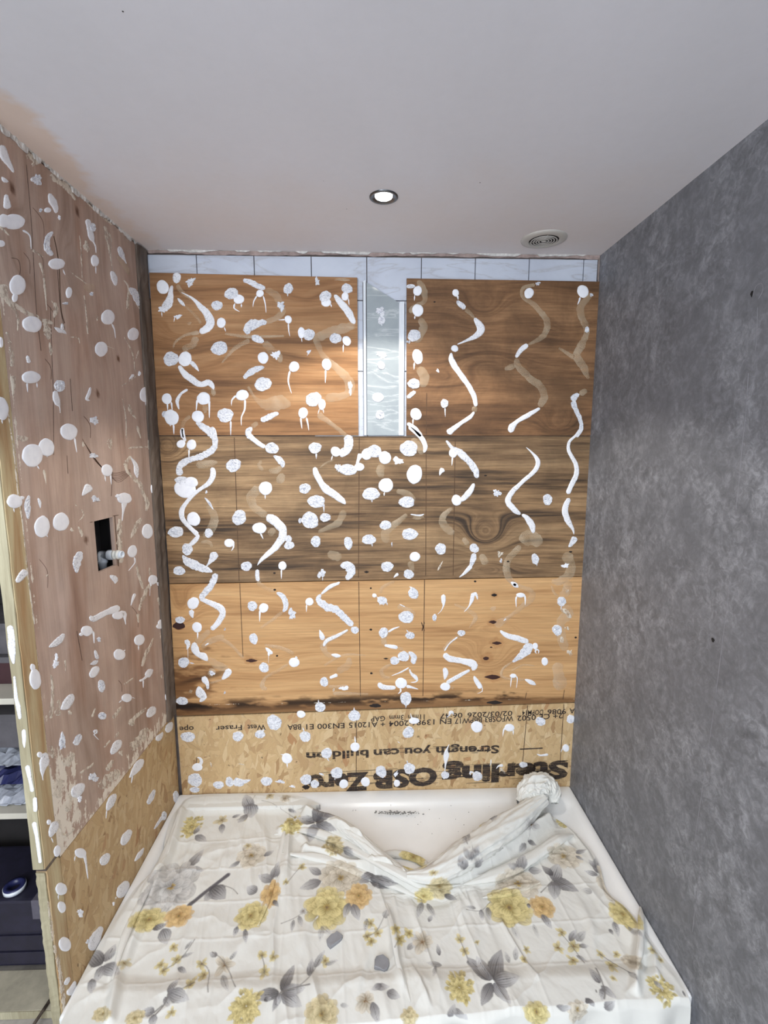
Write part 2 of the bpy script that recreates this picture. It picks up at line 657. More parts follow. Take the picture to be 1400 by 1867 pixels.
# numpy noise -------------------------------------------------------
def vnoise(x, y, seed=0):
    r = np.random.default_rng(seed)
    T = r.random((64, 64))
    xi, yi = np.floor(x).astype(int), np.floor(y).astype(int)
    fx, fy = x-xi, y-yi
    fx, fy = fx*fx*(3-2*fx), fy*fy*(3-2*fy)
    a, b = T[xi % 64, yi % 64], T[(xi+1) % 64, yi % 64]
    c, d = T[xi % 64, (yi+1) % 64], T[(xi+1) % 64, (yi+1) % 64]
    return (a*(1-fx)+b*fx)*(1-fy)+(c*(1-fx)+d*fx)*fy


def fbm(x, y, seed=0, oct=4):
    s, a, t = 0, 1, 0
    for i in range(oct):
        s = s+a*vnoise(x*2**i+i*7.3, y*2**i+i*3.1, seed+i)
        t += a
        a *= 0.5
    return s/t-0.5


# structured panel with grain/tint/scrape attributes -----------------
def panel(name, corners, plane, thick, res, mat, parent, label, hf, paint=None, hole=None, kind=None):
    """corners TL,TR,BR,BL in world; front face is a fine grid, then edges and back"""
    TL, TR, BR, BL = [Vector(c) for c in corners]
    W = ((TR-TL).length+(BR-BL).length)/2
    H = ((BL-TL).length+(BR-TR).length)/2
    nu, nv = max(2, int(W/res)), max(2, int(H/res))
    us = list(np.linspace(0, 1, nu+1))
    vs = list(np.linspace(0, 1, nv+1))
    if hole:
        us = sorted(set([u for u in us if min(abs(u-hole[0]), abs(u-hole[1])) > 0.003]+[hole[0], hole[1]]))
        vs = sorted(set([v for v in vs if min(abs(v-hole[2]), abs(v-hole[3])) > 0.002]+[hole[2], hole[3]]))
    us, vs = np.array(us), np.array(vs)
    nu, nv = len(us)-1, len(vs)-1
    U, V = np.meshgrid(us, vs)
    P = np.zeros(U.shape+(3,))
    for k in range(3):
        P[..., k] = (TL[k]*(1-U)+TR[k]*U)*(1-V)+(BL[k]*(1-U)+BR[k]*U)*V
    n = plane.n
    verts = P.reshape(-1, 3)
    nF = len(verts)
    faces = []
    idx = lambda i, j: j*(nu+1)+i
    for j in range(nv):
        for i in range(nu):
            if hole and hole[0]-1e-6 <= us[i] and us[i+1] <= hole[1]+1e-6 and hole[2]-1e-6 <= vs[j] and vs[j+1] <= hole[3]+1e-6:
                continue
            faces.append((idx(i, j), idx(i, j+1), idx(i+1, j+1), idx(i+1, j)))
    extra = []
    nb = np.array(n)*thick
    base = len(verts)
    ring = [idx(0, 0), idx(nu, 0), idx(nu, nv), idx(0, nv)]
    for c in ring:
        extra.append(verts[c])
    for c in ring:
        extra.append(verts[c]-nb)
    for a in range(4):
        b = (a+1) % 4
        faces.append((base+a, base+b, base+4+b, base+4+a))
    if not hole:
        faces.append((base+4, base+5, base+6, base+7))
    else:
        i0, i1 = int(np.argmin(abs(us-hole[0]))), int(np.argmin(abs(us-hole[1])))
        j0, j1 = int(np.argmin(abs(vs-hole[2]))), int(np.argmin(abs(vs-hole[3])))
        hr = [idx(i0, j0), idx(i1, j0), idx(i1, j1), idx(i0, j1)]
        hb = base+8
        for c in hr:
            extra.append(verts[c])
        for c in hr:
            extra.append(verts[c]-nb)
        for a in range(4):
            b = (a+1) % 4
            faces.append((hb+a, hb+4+a, hb+4+b, hb+b))
            faces.append((base+4+a, base+4+b, hb+4+b, hb+4+a))
    allv = np.vstack([verts, np.array(extra)])
    me = bpy.data.meshes.new(name)
    me.from_pydata(allv.tolist(), [], faces)
    a_ = allv[:, 0] if plane.axis == 1 else allv[:, 1]
    z_ = allv[:, 2]
    h = hf(a_, z_)
    me.attributes.new('h', 'FLOAT', 'POINT').data.foreach_set('value', h.astype(np.float32))
    tint = np.ones((len(allv), 4), np.float32)
    scr = np.zeros(len(allv), np.float32)
    if paint:
        paint(a_, z_, tint, scr)
    me.attributes.new('tint', 'FLOAT_COLOR', 'POINT').data.foreach_set('color', tint.ravel())
    me.attributes.new('scrape', 'FLOAT', 'POINT').data.foreach_set('value', scr)
    me.materials.append(MAT[mat])
    o = bpy.data.objects.new(name, me)
    COL.objects.link(o)
    o.parent = parent
    if label:
        o['label'] = label
    if kind:
        o['kind'] = kind
    return o


def bpt(px, py):
    p = BACK.at(px, py)
    return p.x, p.z


def lpt(px, py):
    p = LEFT.at(px, py)
    return p.y, p.z


# ------------------------------------------------------------------ the setting
wall_back = bpy.data.objects.new('wall_back', None)
COL.objects.link(wall_back)
wall_back['kind'] = 'structure'
wall_back['label'] = 'back wall of the shower alcove'
wall_left = bpy.data.objects.new('wall_left', None)
COL.objects.link(wall_left)
wall_left['kind'] = 'structure'
wall_left['label'] = 'left partition of the shower alcove'

box('ceiling', (-2.3, -1.6, ZC), (1.1, 2.2, ZC+0.05), 'ceiling', kind='structure', label='plastered ceiling with pinkish bare patches')
box('floor', (-2.3, -1.6, -0.06), (1.1, 2.2, 0.0), 'floor', kind='structure')
wr = box('wall_right', (XR, -1.6, 0.0), (XR+0.05, 2.1, ZC), 'concrete', kind='structure', label='grey concrete-effect wall panel')
box('backing_board', (XL-0.02, YB+0.026, 0.0), (XR, YB+0.06, ZC), 'grout', wall_back)

# dark recess of the next room
box('wall_side', (-2.3, 1.66, 0.0), (XL-0.10, 1.70, ZC), 'slate', kind='structure')
box('wall_far', (-2.32, -1.6, 0.0), (-2.28, 1.7, ZC), 'slate', kind='structure')

# tiles (three rows seen above and between the plywood)
TW, TG = 0.2335, 0.0032
xj = [bpt(x, 480)[0] for x in (356, 461.6, 566.6, 668.6, 769, 868, 967, 1067)]
xj = [xj[0]-TW]+xj+[xj[-1]+TW]
zr = [ZC-0.012, bpt(660, 546)[1], bpt(660, 676)[1], bpt(660, 806)[1]]
for r in range(3):
    for i in range(len(xj)-1):
        x0, x1 = max(xj[i], XL+0.004), min(xj[i+1], XR-0.004)
        if x1-x0 < 0.01 or (r > 0 and i not in (3, 4)):
            continue
        box('tile', (x0+TG/2, YB+0.014, zr[r+1]+TG/2), (x1-TG/2, YB+0.024+0.0004*((i*7+r) % 3), zr[r]-TG/2), 'tile', wall_back, bevel=0.0007, seg=1)


# --- plywood boards on the back wall
def bump2(a, z, c, amp, sx, sz):
    return amp*np.exp(-((a-c[0])/sx)**2-((z-c[1])/sz)**2)


def hf_tl(a, z):
    h = z+0.05*fbm(a*1.4, z*3, 11)
    for p, A, sx, sz in (((330, 610), 0.07, 0.10, 0.05), ((310, 720), -0.05, 0.1, 0.04), ((560, 545), 0.04, .12, .04), ((440, 650), -.05, .16, .05)):
        h = h+bump2(a, z, bpt(*p), A, sx, sz)
    return h


def hf_tr(a, z):
    h = z+0.08*fbm(a*1.6, z*3, 21)
    for p, A, sx, sz in (((880, 560), 0.10, 0.09, 0.06), ((890, 665), -0.09, 0.12, 0.06), ((1020, 775), 0.08, 0.07, 0.045), ((1040, 590), .05, .08, .05), ((800, 690), .05, .1, .03)):
        h = h+bump2(a, z, bpt(*p), A, sx, sz)
    return h


def hf_mid(a, z):
    h = z+0.035*fbm(a*1.2, z*3, 31)
    for p, A, sx, sz in (((885, 975), 0.14, 0.085, 0.07), ((885, 1035), -0.07, 0.10, 0.03), ((305, 820), 0.10, 0.06, 0.05), ((460, 1000), .04, .2, .05), ((860, 1060), .06, .05, .03)):
        h = h+bump2(a, z, bpt(*p), A, sx, sz)
    return h


def hf_low(a, z):
    h = z+0.05*fbm(a*1.1, z*2.5, 41)
    for p, A, sx, sz in (((890, 1200), 0.11, 0.09, 0.07), ((905, 1140), -0.05, 0.10, 0.03), ((330, 1110), 0.10, 0.06, 0.08), ((470, 1210), .05, .14, .05), ((560, 1080), .03, .2, .03)):
        h = h+bump2(a, z, bpt(*p), A, sx, sz)
    return h


def sm(x, a, b):
    t = np.clip((x-a)/(b-a), 0, 1)
    return t*t*(3-2*t)


def mulc(tint, m, c):
    for k in range(3):
        tint[:, k] *= 1-m*(1-c[k])


def spot(a, z, p, rx, rz, seed=0, rag=0.5):
    x, y = bpt(*p)
    d = np.sqrt(((a-x)/rx)**2+((z-y)/rz)**2)+rag*fbm(a*60, z*60, seed)
    return 1-sm(d, 0.7, 1.1)


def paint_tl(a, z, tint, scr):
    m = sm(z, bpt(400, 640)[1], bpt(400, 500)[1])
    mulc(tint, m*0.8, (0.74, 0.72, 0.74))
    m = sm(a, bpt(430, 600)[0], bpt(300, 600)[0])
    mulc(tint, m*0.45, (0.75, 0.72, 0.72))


def paint_tr(a, z, tint, scr):
    m = np.clip(0.5+1.8*fbm(a*3, z*4, 5), 0, 1)
    mulc(tint, m*0.5, (0.72, 0.70, 0.70))
    m = sm(z, bpt(900, 700)[1], bpt(900, 790)[1])
    mulc(tint, m*0.2, (0.8, 0.75, 0.7))


def paint_mid(a, z, tint, scr):
    m = np.clip(0.45+2.2*fbm(a*2.5, z*9, 6), 0, 1)
    mulc(tint, m*0.55, (0.55, 0.55, 0.58))
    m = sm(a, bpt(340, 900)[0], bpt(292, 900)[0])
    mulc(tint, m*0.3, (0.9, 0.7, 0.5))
    m = np.clip(0.2+2.5*fbm(a*2, z*22, 8), 0, 1)*sm(a, bpt(700, 900)[0], bpt(900, 900)[0])
    mulc(tint, m*0.45, (0.5, 0.5, 0.55))


def paint_low(a, z, tint, scr):
    # black mould along the foot of the board, widening to the left
    ztop = bpt(700, 1272)[1]
    f = fbm(a*9, z*40, 3)+0.5*fbm(a*30, z*90, 4)
    m = sm(ztop+0.02-z+0.05*f, 0.0, 0.045)
    mulc(tint, m*0.85, (0.36, 0.30, 0.26))
    m = np.clip(sm(f+0.12-.10*np.clip(a, 0, 1), 0.0, 0.2), 0, 1)*np.exp(-((z-bpt(600, 1277)[1]-.02*(a-.1))/0.024)**2)
    mulc(tint, m*0.95, (0.10, 0.09, 0.09))
    d = np.sqrt(((a-bpt(335, 1245)[0])/0.16)**2+((z-bpt(335, 1250)[1])/0.13)**2)
    m = sm(1.15-d+2.2*f, 0.1, 0.9)
    mulc(tint, m*0.85, (0.30, 0.22, 0.17))
    d = np.abs(z-(bpt(400, 1228)[1]+(a-bpt(400, 1228)[0])*0.25))
    m = (1-sm(d+0.01*f, 0.004, 0.016))*(1-sm(np.abs(a-bpt(370, 1230)[0]), 0.05, 0.14))
    mulc(tint, m*0.7, (0.15, 0.12, 0.1))
    for p, rx, rz in (((326, 1142), 0.022, 0.016),):
        mulc(tint, spot(a, z, p, rx, rz, 2, .3), (0.22, 0.08, 0.06))
    for p, r in (((899, 1134), .03), ((906, 1172), .035), ((886, 1200), .035), ((899, 1234), .04), ((901, 1084), .02), ((457, 1204), .03)):
        mulc(tint, spot(a, z, p, r, r*.7, 7, 1.0)*0.35, (0.6, 0.42, 0.3))
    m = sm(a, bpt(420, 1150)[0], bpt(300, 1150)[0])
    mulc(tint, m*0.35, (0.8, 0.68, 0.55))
    scr += (np.exp(-((z-bpt(850, 1277)[1])/0.008)**2)*0.46*(np.abs(fbm(a*5, z*3, 9)) < .15)).astype(np.float32)


def quad(pl, c):
    return [pl.at(*p) for p in c]


panels = {}
RES = 0.0075
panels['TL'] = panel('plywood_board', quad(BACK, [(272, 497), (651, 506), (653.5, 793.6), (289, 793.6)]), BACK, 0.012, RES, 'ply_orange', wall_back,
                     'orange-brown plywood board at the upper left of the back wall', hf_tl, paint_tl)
panels['TR'] = panel('plywood_board', quad(BACK, [(741.5, 507.5), (1101, 513.5), (1083.5, 794.2), (741, 794.2)]), BACK, 0.012, RES, 'ply_brown', wall_back,
                     'brown mottled plywood board at the upper right of the back wall', hf_tr, paint_tr)
panels['MID'] = panel('plywood_board', quad(BACK, [(290, 795.2), (1083.5, 795.6), (1067, 1050.3), (309, 1063.5)]), BACK, 0.012, RES, 'ply_grey', wall_back,
                      'dark weathered plywood board across the middle of the back wall', hf_mid, paint_mid)
panels['LOW'] = panel('plywood_board', quad(BACK, [(309, 1065.3), (1067, 1052), (1051, 1280), (322, 1305)]), BACK, 0.012, RES*.5, 'ply_gold', wall_back,
                      'golden plywood board with dark red knots and black mould along its foot', hf_low, paint_low)


def paint_osb(a, z, tint, scr):
    m = sm(z, bpt(600, 1330)[1], bpt(600, 1302)[1])
    mulc(tint, m*0.12, (1, .95, .9))
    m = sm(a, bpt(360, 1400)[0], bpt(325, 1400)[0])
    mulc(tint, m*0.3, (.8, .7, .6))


panels['OSB'] = panel('strand_board', quad(BACK, [(322, 1307.5), (1051, 1281.8), (1042, 1440), (333, 1458)]), BACK, 0.0105, RES*1.5, 'osb_back', wall_back,
                      'strand board with upside-down black print at the foot of the back wall', lambda a, z: z*1.0, paint_osb)

# --- left partition
YE = 1.212   # front edge of the left plywood
YC = 1.926   # its far edge
zs0 = LEFT.at(114, 1557).z
zs1 = LEFT.at(310, 1309).z
hl = [lpt(*p) for p in ((170, 952), (206, 942), (212, 1030), (181, 1044.5))]
hy0, hy1 = (hl[0][0]+hl[3][0])/2, (hl[1][0]+hl[2][0])/2
hz0, hz1 = (hl[0][1]+hl[1][1])/2, (hl[2][1]+hl[3][1])/2


def hf_left(a, z):
    h = a*1.0+0.22*fbm(a*2.5, z*0.8, 51)
    for p, A, s1, s2 in (((25, 440), .12, .05, .1), ((190, 700), -.06, .06, .12), ((120, 480), .08, .05, .1), ((200, 1120), .05, .05, .1)):
        y, zz = lpt(*p)
        h = h+A*np.exp(-((a-y)/s1)**2-((z-zz)/s2)**2)
    return h


def paint_left(a, z, tint, scr):
    # scraped cream adhesive: foot of the board, front edge, far edge
    y0, z0 = lpt(110, 1440)
    d = (z-zs0)
    m = (1-sm(d, 0.12, 0.75))*(1-sm(a, YE+0.05, YE+0.36))
    s = 0.54*m
    s = np.maximum(s, 0.485*(1-sm(d, 0.0, 0.16)))
    s = np.maximum(s, 0.46*(1-sm(np.abs(a-YE-0.01), 0.0, 0.03)))
    s = np.maximum(s, 0.44*sm(a, YC-0.05, YC)*(1-sm(z, 1.2, 1.9)))
    s = np.maximum(s, 0.44*(1-sm(np.abs(z-ZC), 0.0, 0.05)))
    y1, z1 = lpt(20, 600)
    s = np.maximum(s, 0.42*np.exp(-((a-y1)/0.05)**2-((z-z1)/0.2)**2))
    y1, z1 = lpt(270, 1100)
    s = np.maximum(s, 0.38*np.exp(-((a-y1)/0.06)**2-((z-z1)/0.12)**2))
    scr += (s+0.05*fbm(a*12, z*5, 61)).astype(np.float32)
    f = fbm(a*8, z*4, 62)
    m = np.clip(0.4+2.5*f, 0, 1)
    mulc(tint, m*0.45, (0.93, 0.84, 0.78))
    m = np.clip(2.5*(fbm(a*14, z*3, 64)-0.06), 0, 1)
    mulc(tint, m*0.9, (0.72, 0.55, 0.45))
    # paler, bluer region near the front low part
    y1, z1 = lpt(120, 1130)
    m = np.exp(-((a-y1)/0.09)**2-((z-z1)/0.16)**2)
    for k, v in enumerate((1.10, 1.16, 1.24)):
        tint[:, k] *= 1+m*(v-1)
    for p in ((22, 343), (141, 386), (216, 654), (178, 718), (157, 984), (216, 967)):
        y, zz = lpt(*p)
        m = 1-sm(np.sqrt(((a-y)/0.010)**2+((z-zz)/0.013)**2), 0.6, 1.2)
        mulc(tint, m, (0.30, 0.20, 0.14))


zt = ZC-0.006
Hh = zt-(zs0+zs1)/2
hu0, hu1 = (hy0-YE)/(YC-YE), (hy1-YE)/(YC-YE)
zsm = zs0+(zs1-zs0)*(hu0+hu1)/2
hv0, hv1 = (zt-hz0)/(zt-zsm), (zt-hz1)/(zt-zsm)
panels['LPLY'] = panel('plywood_board', [(XL, YE, zt), (XL, YC, zt), (XL, YC, zs1+.001), (XL, YE, zs0+.001)], LEFT, 0.012, 0.0085, 'ply_red', wall_left,
                       'reddish-brown plywood board with scraped cream patches and a square pipe hole', hf_left, paint_left, hole=(hu0, hu1, hv0, hv1))


def paint_osbl(a, z, tint, scr):
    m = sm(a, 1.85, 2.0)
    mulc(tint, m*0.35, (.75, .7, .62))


panels['LOSB'] = panel('strand_board', [(XL, YE+.006, zs0-.002), (XL, 1.9985, zs1-.004), (XL, 1.9985, 0.12), (XL, YE+.006, 0.02)], LEFT, 0.012, 0.02, 'osb_left', wall_left,
                       'strand board at the foot of the left partition beside the tray', lambda a, z: z, paint_osbl)

# corner batten (rough dark wood with lengthwise splits)
bm = bmesh.new()
rs = random.Random(4)
N = 60
prev = None
for i in range(N+1):
    z = zs1-0.002+(ZC-0.004-zs1)*i/N
    j = [rs.uniform(-.0025, .0025) for _ in range(3)]
    ring = [bm.verts.new(v) for v in ((XL-0.012, YC+.0015, z), (XL+0.006+j[0], YC+.003+j[1]*.5, z), (XL+0.011+j[2], YC+0.02, z), (XL+0.010+j[0], YC+0.048+j[1], z), (XL+0.012+j[2], YB-0.002, z), (XL-0.012, YB-0.002, z))]
    if prev:
        for k in range(6):
            bm.faces.new((prev[k], prev[(k+1) % 6], ring[(k+1) % 6], ring[k]))
    else:
        bm.faces.new(ring)
    prev = ring
bm.faces.new(prev)
bmobj('corner_batten', bm, 'timber_dark', wall_left, label='dark rough batten in the left corner')

# front post of the partition
zp = LEFT.at(78, 1590).z


def rough_box(name, lo, hi, mat, parent, label, n=50, j=0.0016, seed=1):
    r = random.Random(seed)
    bm = bmesh.new()
    prev = None
    for i in range(n+1):
        z = lo[2]+(hi[2]-lo[2])*i/n
        q = [(lo[0], lo[1]), (hi[0], lo[1]), (hi[0], hi[1]), (lo[0], hi[1])]
        dx = [r.uniform(-j, j), r.uniform(-j, j)*.5, 0, 0]
        dy = [r.uniform(-j, j), r.uniform(-j, j), 0, 0]
        ring = [bm.verts.new((q[k][0]+dx[k]*(k == 0), q[k][1]+dy[k], z)) for k in range(4)]
        if prev:
            for k in range(4):
                bm.faces.new((prev[k], prev[(k+1) % 4], ring[(k+1) % 4], ring[k]))
        else:
            bm.faces.new(ring)
        prev = ring
    bm.faces.new(prev)
    return bmobj(name, bm, mat, parent, label=label)


post = rough_box('timber_post', (XL-0.028, POSTY, zp), (XL, YE-0.0015, ZC-0.003), 'timber', wall_left, 'pale timber post at the open end of the left partition')
edge = rough_box('edge_strip', (XL-0.0285, POSTY-0.004, zp+.002), (XL-0.002, POSTY-0.0002, ZC-0.003), 'timber_edge', post, 'grey-green sawn end face with white paint strips', j=0.0008, seed=3)
lowp = rough_box('timber_post', (XL-0.028, POSTY+0.006, 0.0), (XL, YE+0.004, zp-0.012), 'timber', wall_left, 'lower post section under the sloping cut', seed=5)
rough_box('edge_strip', (XL-0.0275, POSTY+0.0015, 0.0), (XL-0.004, POSTY+0.0058, zp-.014), 'timber_edge', lowp, None, j=0.001, seed=6)
box('packing_wedge', (XL-0.027, POSTY+0.004, zp-0.011), (XL-0.001, YE+0.002, zp-0.001), 'timber_dark', wall_left, label='dark packing piece between the two post sections')
# lining behind the plywood (closes the partition), with a dark cavity behind the hole
box('lining_sheet', (XL-0.0275, YE+.006, 0.0), (XL-0.0125, hy0-0.02, ZC-.002), 'slate', wall_left)
box('lining_sheet', (XL-0.0275, hy1+0.02, 0.0), (XL-0.0125, 2.02, ZC-.002), 'slate', wall_left)
box('lining_sheet', (XL-0.0275, hy0-0.019, 0.0), (XL-0.0125, hy1+0.019, hz1-0.03), 'slate', wall_left)
box('lining_sheet', (XL-0.0275, hy0-0.019, hz0+0.03), (XL-0.0125, hy1+0.019, ZC-.002), 'slate', wall_left)
box('cavity_back', (XL-0.15, hy0-0.06, hz1-0.08), (XL-0.14, hy1+0.06, hz0+0.06), 'dark', wall_left)
for nm, lo, hi in (('cavity_side', (XL-.14, hy0-.06, hz1-.08), (XL-.029, hy0-.05, hz0+.06)), ('cavity_side', (XL-.14, hy1+.05, hz1-.08), (XL-.029, hy1+.06, hz0+.06)),
                   ('cavity_side', (XL-.14, hy0-.05, hz0+.05), (XL-.029, hy1+.05, hz0+.06)), ('cavity_side', (XL-.14, hy0-.05, hz1-.08), (XL-.029, hy1+.05, hz1-.07))):
    box(nm, lo, hi, 'dark', wall_left)


# ragged filler beads at the ceiling line
def ragged(name, p0, p1, axis_down, axis_out, mat, parent, hmin, hmax, seed, n=140, gap=0.0, t=0.004, label=None):
    r = random.Random(seed)
    p0, p1 = Vector(p0), Vector(p1)
    dn, ou = Vector(axis_down), Vector(axis_out)
    bm = bmesh.new()
    prev = None
    h = (hmin+hmax)/2
    for i in range(n+1):
        f = i/n
        h = min(hmax, max(hmin, h+r.uniform(-1, 1)*(hmax-hmin)*0.35))
        if gap and math.sin(f*37+seed)+math.sin(f*91+seed*2) < gap:
            hh = hmin*0.15
        else:
            hh = h
        p = p0.lerp(p1, f)
        ring = [bm.verts.new(p), bm.verts.new(p+ou*t*r.uniform(.6, 1.2)), bm.verts.new(p+dn*hh+ou*t*0.6*r.uniform(.5, 1.3)), bm.verts.new(p+dn*hh)]
        if prev:
            for k in range(4):
                bm.faces.new((prev[k], prev[(k+1) % 4], ring[(k+1) % 4], ring[k]))
        prev = ring
    return bmobj(name, bm, mat, parent, label=label)


ragged('plaster_edge', (XL+.012, YB+.013, ZC), (XR-.001, YB+.013, ZC), (0, 0, -1), (0, -1, 0), 'pink_plaster', wall_back, 0.008, 0.014, 3, t=0.008, label='bare pinkish plaster line above the tiles')
ragged('filler_bead', (XL+.05, YB+.003, ZC), (XR-.01, YB+.003, ZC), (0, 0, -1), (0, -1, 0), 'filler', wall_back, 0.002, 0.009, 5, gap=-0.3, t=0.005, label='broken white filler under the ceiling')
ragged('plaster_edge', (XL+.0005, YE, ZC), (XL+.0005, YB-.01, ZC), (0, 0, -1), (1, 0, 0), 'filler', wall_left, 0.003, 0.014, 9, gap=-0.6, t=0.006, label='torn cream plaster edge under the ceiling')
ragged('plaster_edge', (XR-.0005, YB+.008, ZC-.01), (XR-.0005, YB+.008, 1.95), (-1, 0, 0), (0, -1, 0), 'grout', wall_back, 0.004, 0.007, 6, t=0.003)

# ------------------------------------------------------------------ adhesive dabs, beads and residue, traced on their wall planes
FR = {'c5': (260, 440, 1400/420), 'c6': (660, 440, 1400/460), 'c7': (280, 780, 3.5), 'c8': (660, 780, 1400/460),
      'c1': (300, 1040, 1400/380), 'c2': (660, 1040, 1400/420), 'c3': (310, 1270, 1400/380), 'c4': (680, 1270, 3.5),
      'L1': (0, 220, 1380/340), 'L2': (0, 680, 1380/340), 'L3': (0, 1140, 1400/340), 'L4': (0, 1480, 1400/340)}


def which(px, py, left):
    if left:
        if py > 1595 and px < 130+(py-1700)*0.1:
            return lowp
        e = 15+(py-754)*0.1235
        if py < 1595 and px < e:
            return post
        s = 1290+(325-px)*1.27
        return panels['LOSB'] if py > s else panels['LPLY']
    if py < 795:
        return panels['TL'] if px < 660 else panels['TR']
    if py < 1063-(px-310)*0.0173:
        return panels['MID']
    if py < 1306-(px-322)*0.0345:
        return panels['LOW']
    return panels['OSB']


def add_dome(V, F, outline, c, plane, th, kind, r):
    """outline: world points on plane; rings towards c with height"""
    n = len(outline)
    if kind == 'r':
        rings = [(1, 0), (0.97, .7), (0.86, .9), (0.70, .9), (0.52, .9), (0.33, .9), (0.16, .9)]
    else:
        rings = [(1, 0), (0.97, .65), (0.90, .92), (0.6, 1.0)]
    base = len(V)
    for q, (f, h) in enumerate(rings):
        for i, p in enumerate(outline):
            hh = h*th
            if kind == 'r' and q > 0:
                hh *= 0.45+0.95*r.random()
            fj = f*(1+(r.uniform(-.05, .05) if kind == 'r' and q > 1 else 0))
            V.append(c+(p-c)*fj+plane.n*hh)
    V.append(c+plane.n*th*(0.9 if kind == 'r' else 1.0))
    for q in range(len(rings)-1):
        for i in range(n):
            j = (i+1) % n
            F.append((base+q*n+i, base+q*n+j, base+(q+1)*n+j, base+(q+1)*n+i))
    last = base+(len(rings)-1)*n
    for i in range(n):
        F.append((last+i, last+(i+1) % n, base+len(rings)*n))


def catmull(pts, step=3.0):
    out = []
    P = [pts[0]]+list(pts)+[pts[-1]]
    for i in range(1, len(P)-2):
        a, b, c, d = P[i-1], P[i], P[i+1], P[i+2]
        n = max(2, int(math.hypot(c[0]-b[0], c[1]-b[1])/step))
        for k in range(n):
            t = k/n
            out.append(tuple(0.5*((2*b[m])+(-a[m]+c[m])*t+(2*a[m]-5*b[m]+4*c[m]-d[m])*t*t+(-a[m]+3*b[m]-3*c[m]+d[m])*t**3) for m in range(3)))
    out.append(P[-2])
    return out


def add_stroke(V, F, pts, plane, th, kind, r, jit=0.08):
    """pts (px,py,width px) -> raised bead with rounded ends"""
    S = catmull(pts, 2.6 if kind != 'drip' else 4)
    n = len(S)
    # rounding of blunt ends
    L = [0]
    for i in range(1, n):
        L.append(L[-1]+math.hypot(S[i][0]-S[i-1][0], S[i][1]-S[i-1][1]))
    tot = L[-1]
    prof = {'w': [(-1, 0), (-.93, .8), (-.6, 1), (.6, 1), (.93, .8), (1, 0)], 'r': [(-1, 0), (-.9, .75), (-.45, .9), (0, .8), (.45, .9), (.9, .75), (1, 0)],
            'g': [(-1, 0), (-.95, 1), (.95, 1), (1, 0)], 'drip': [(-1, 0), (0, 1), (1, 0)], 'c': [(-1, 0), (-.8, .7), (0, 1), (.8, .7), (1, 0)]}[kind]
    base = len(V)
    m = len(prof)
    jl = jr = 0
    for i, (x, y, w) in enumerate(S):
        a, b = S[max(0, i-1)], S[min(n-1, i+1)]
        dx, dy = b[0]-a[0], b[1]-a[1]
        dl = math.hypot(dx, dy) or 1
        nx, ny = -dy/dl, dx/dl
        hw = max(w, 0.3)/2
        for e in (L[i], tot-L[i]):
            if e < hw:
                hw = max(0.15, hw*math.sqrt(max(0.0, 1-(1-e/hw)**2))+0.1)
        ja = {'r': .17, 'c': .35, 'g': .14}.get(kind, jit)
        jl = jl*0.5+r.uniform(-ja, ja)
        jr = jr*0.5+r.uniform(-ja, ja)
        for (s, h) in prof:
            k = hw*s*(1+(jl if s < 0 else jr))
            hh = h*th*min(1, 0.35+hw/4)
            if kind == 'r' and 0 < abs(s) < .8 or kind == 'r' and s == 0:
                hh *= r.uniform(.45, 1.4)
            V.append(plane.at(x+nx*k, y+ny*k)+plane.n*hh)
    for i in range(n-1):
        for k in range(m-1):
            a = base+i*m+k
            F.append((a, a+1, a+m+1, a+m))


counter = [0]


def dabs(frame, data, left=None, plane=None, parent=None):
    ox, oy, s = FR[frame]
    if left is None:
        left = frame[0] == 'L'
    pl = plane or (LEFT if left else BACK)
    for d in data:
        counter[0] += 1
        r = random.Random(counter[0])
        cx, cy, rx, ry, kind = d[:5]
        cx, cy, rx, ry = ox+cx/s, oy+cy/s, rx/s, ry/s
        V, F = [], []
        rnd = 'r' if kind in 'rx' else 's'
        N = 30 if kind in 'rx' else 26
        amp = {'s': .025, 'r': .05, 'x': .26, 'g': .15, 'c': .35}[kind]
        ph = [r.uniform(0, 6.28) for _ in range(5)]
        out = []
        tilt = r.uniform(-.25, .25)
        for i in range(N):
            a = 2*math.pi*i/N
            k = 1+amp*(math.sin(2*a+ph[0])*.7+math.sin(3*a+ph[1])*.7+.5*math.sin(5*a+ph[2])+.45*math.sin(8*a+ph[3])) + (r.uniform(-amp, amp)*.5)
            qx, qy = rx*k*math.cos(a), ry*k*math.sin(a)
            out.append(pl.at(cx+qx*math.cos(tilt)-qy*math.sin(tilt)*rx/max(ry, rx), cy+qy+qx*math.sin(tilt)*ry/max(rx, ry)*.5))
        c = pl.at(cx, cy)
        th = {'s': .0026, 'r': .0036, 'x': .0028, 'g': .0005, 'c': .0012}[kind]*r.uniform(.85, 1.2)
        add_dome(V, F, out, c, pl, th, rnd if kind not in 'gc' else 's', r)
        for dr in (d[5] if len(d) > 5 else []):
            pts = [(ox+dr[i]/s, oy+dr[i+1]/s) for i in range(0, len(dr), 2)]
            n = len(pts)
            w0 = min(4.2, rx*0.45)
            P = [(p[0], p[1], w0*(1-0.72*i/(n-1))) for i, p in enumerate(pts)]
            add_stroke(V, F, P, pl, .0022, 'drip', r, .05)
        name = {'g': 'adhesive_residue', 'c': 'adhesive_residue'}.get(kind, 'adhesive_dab')
        mat = {'s': 'dab', 'r': 'dab_rough', 'x': 'dab_rough' if r.random() < .6 else 'dab', 'g': 'ghost', 'c': 'dab_cream'}[kind]
        obj(name, V, F, mat, parent or which(cx, cy, left), smooth=kind not in 'rx')


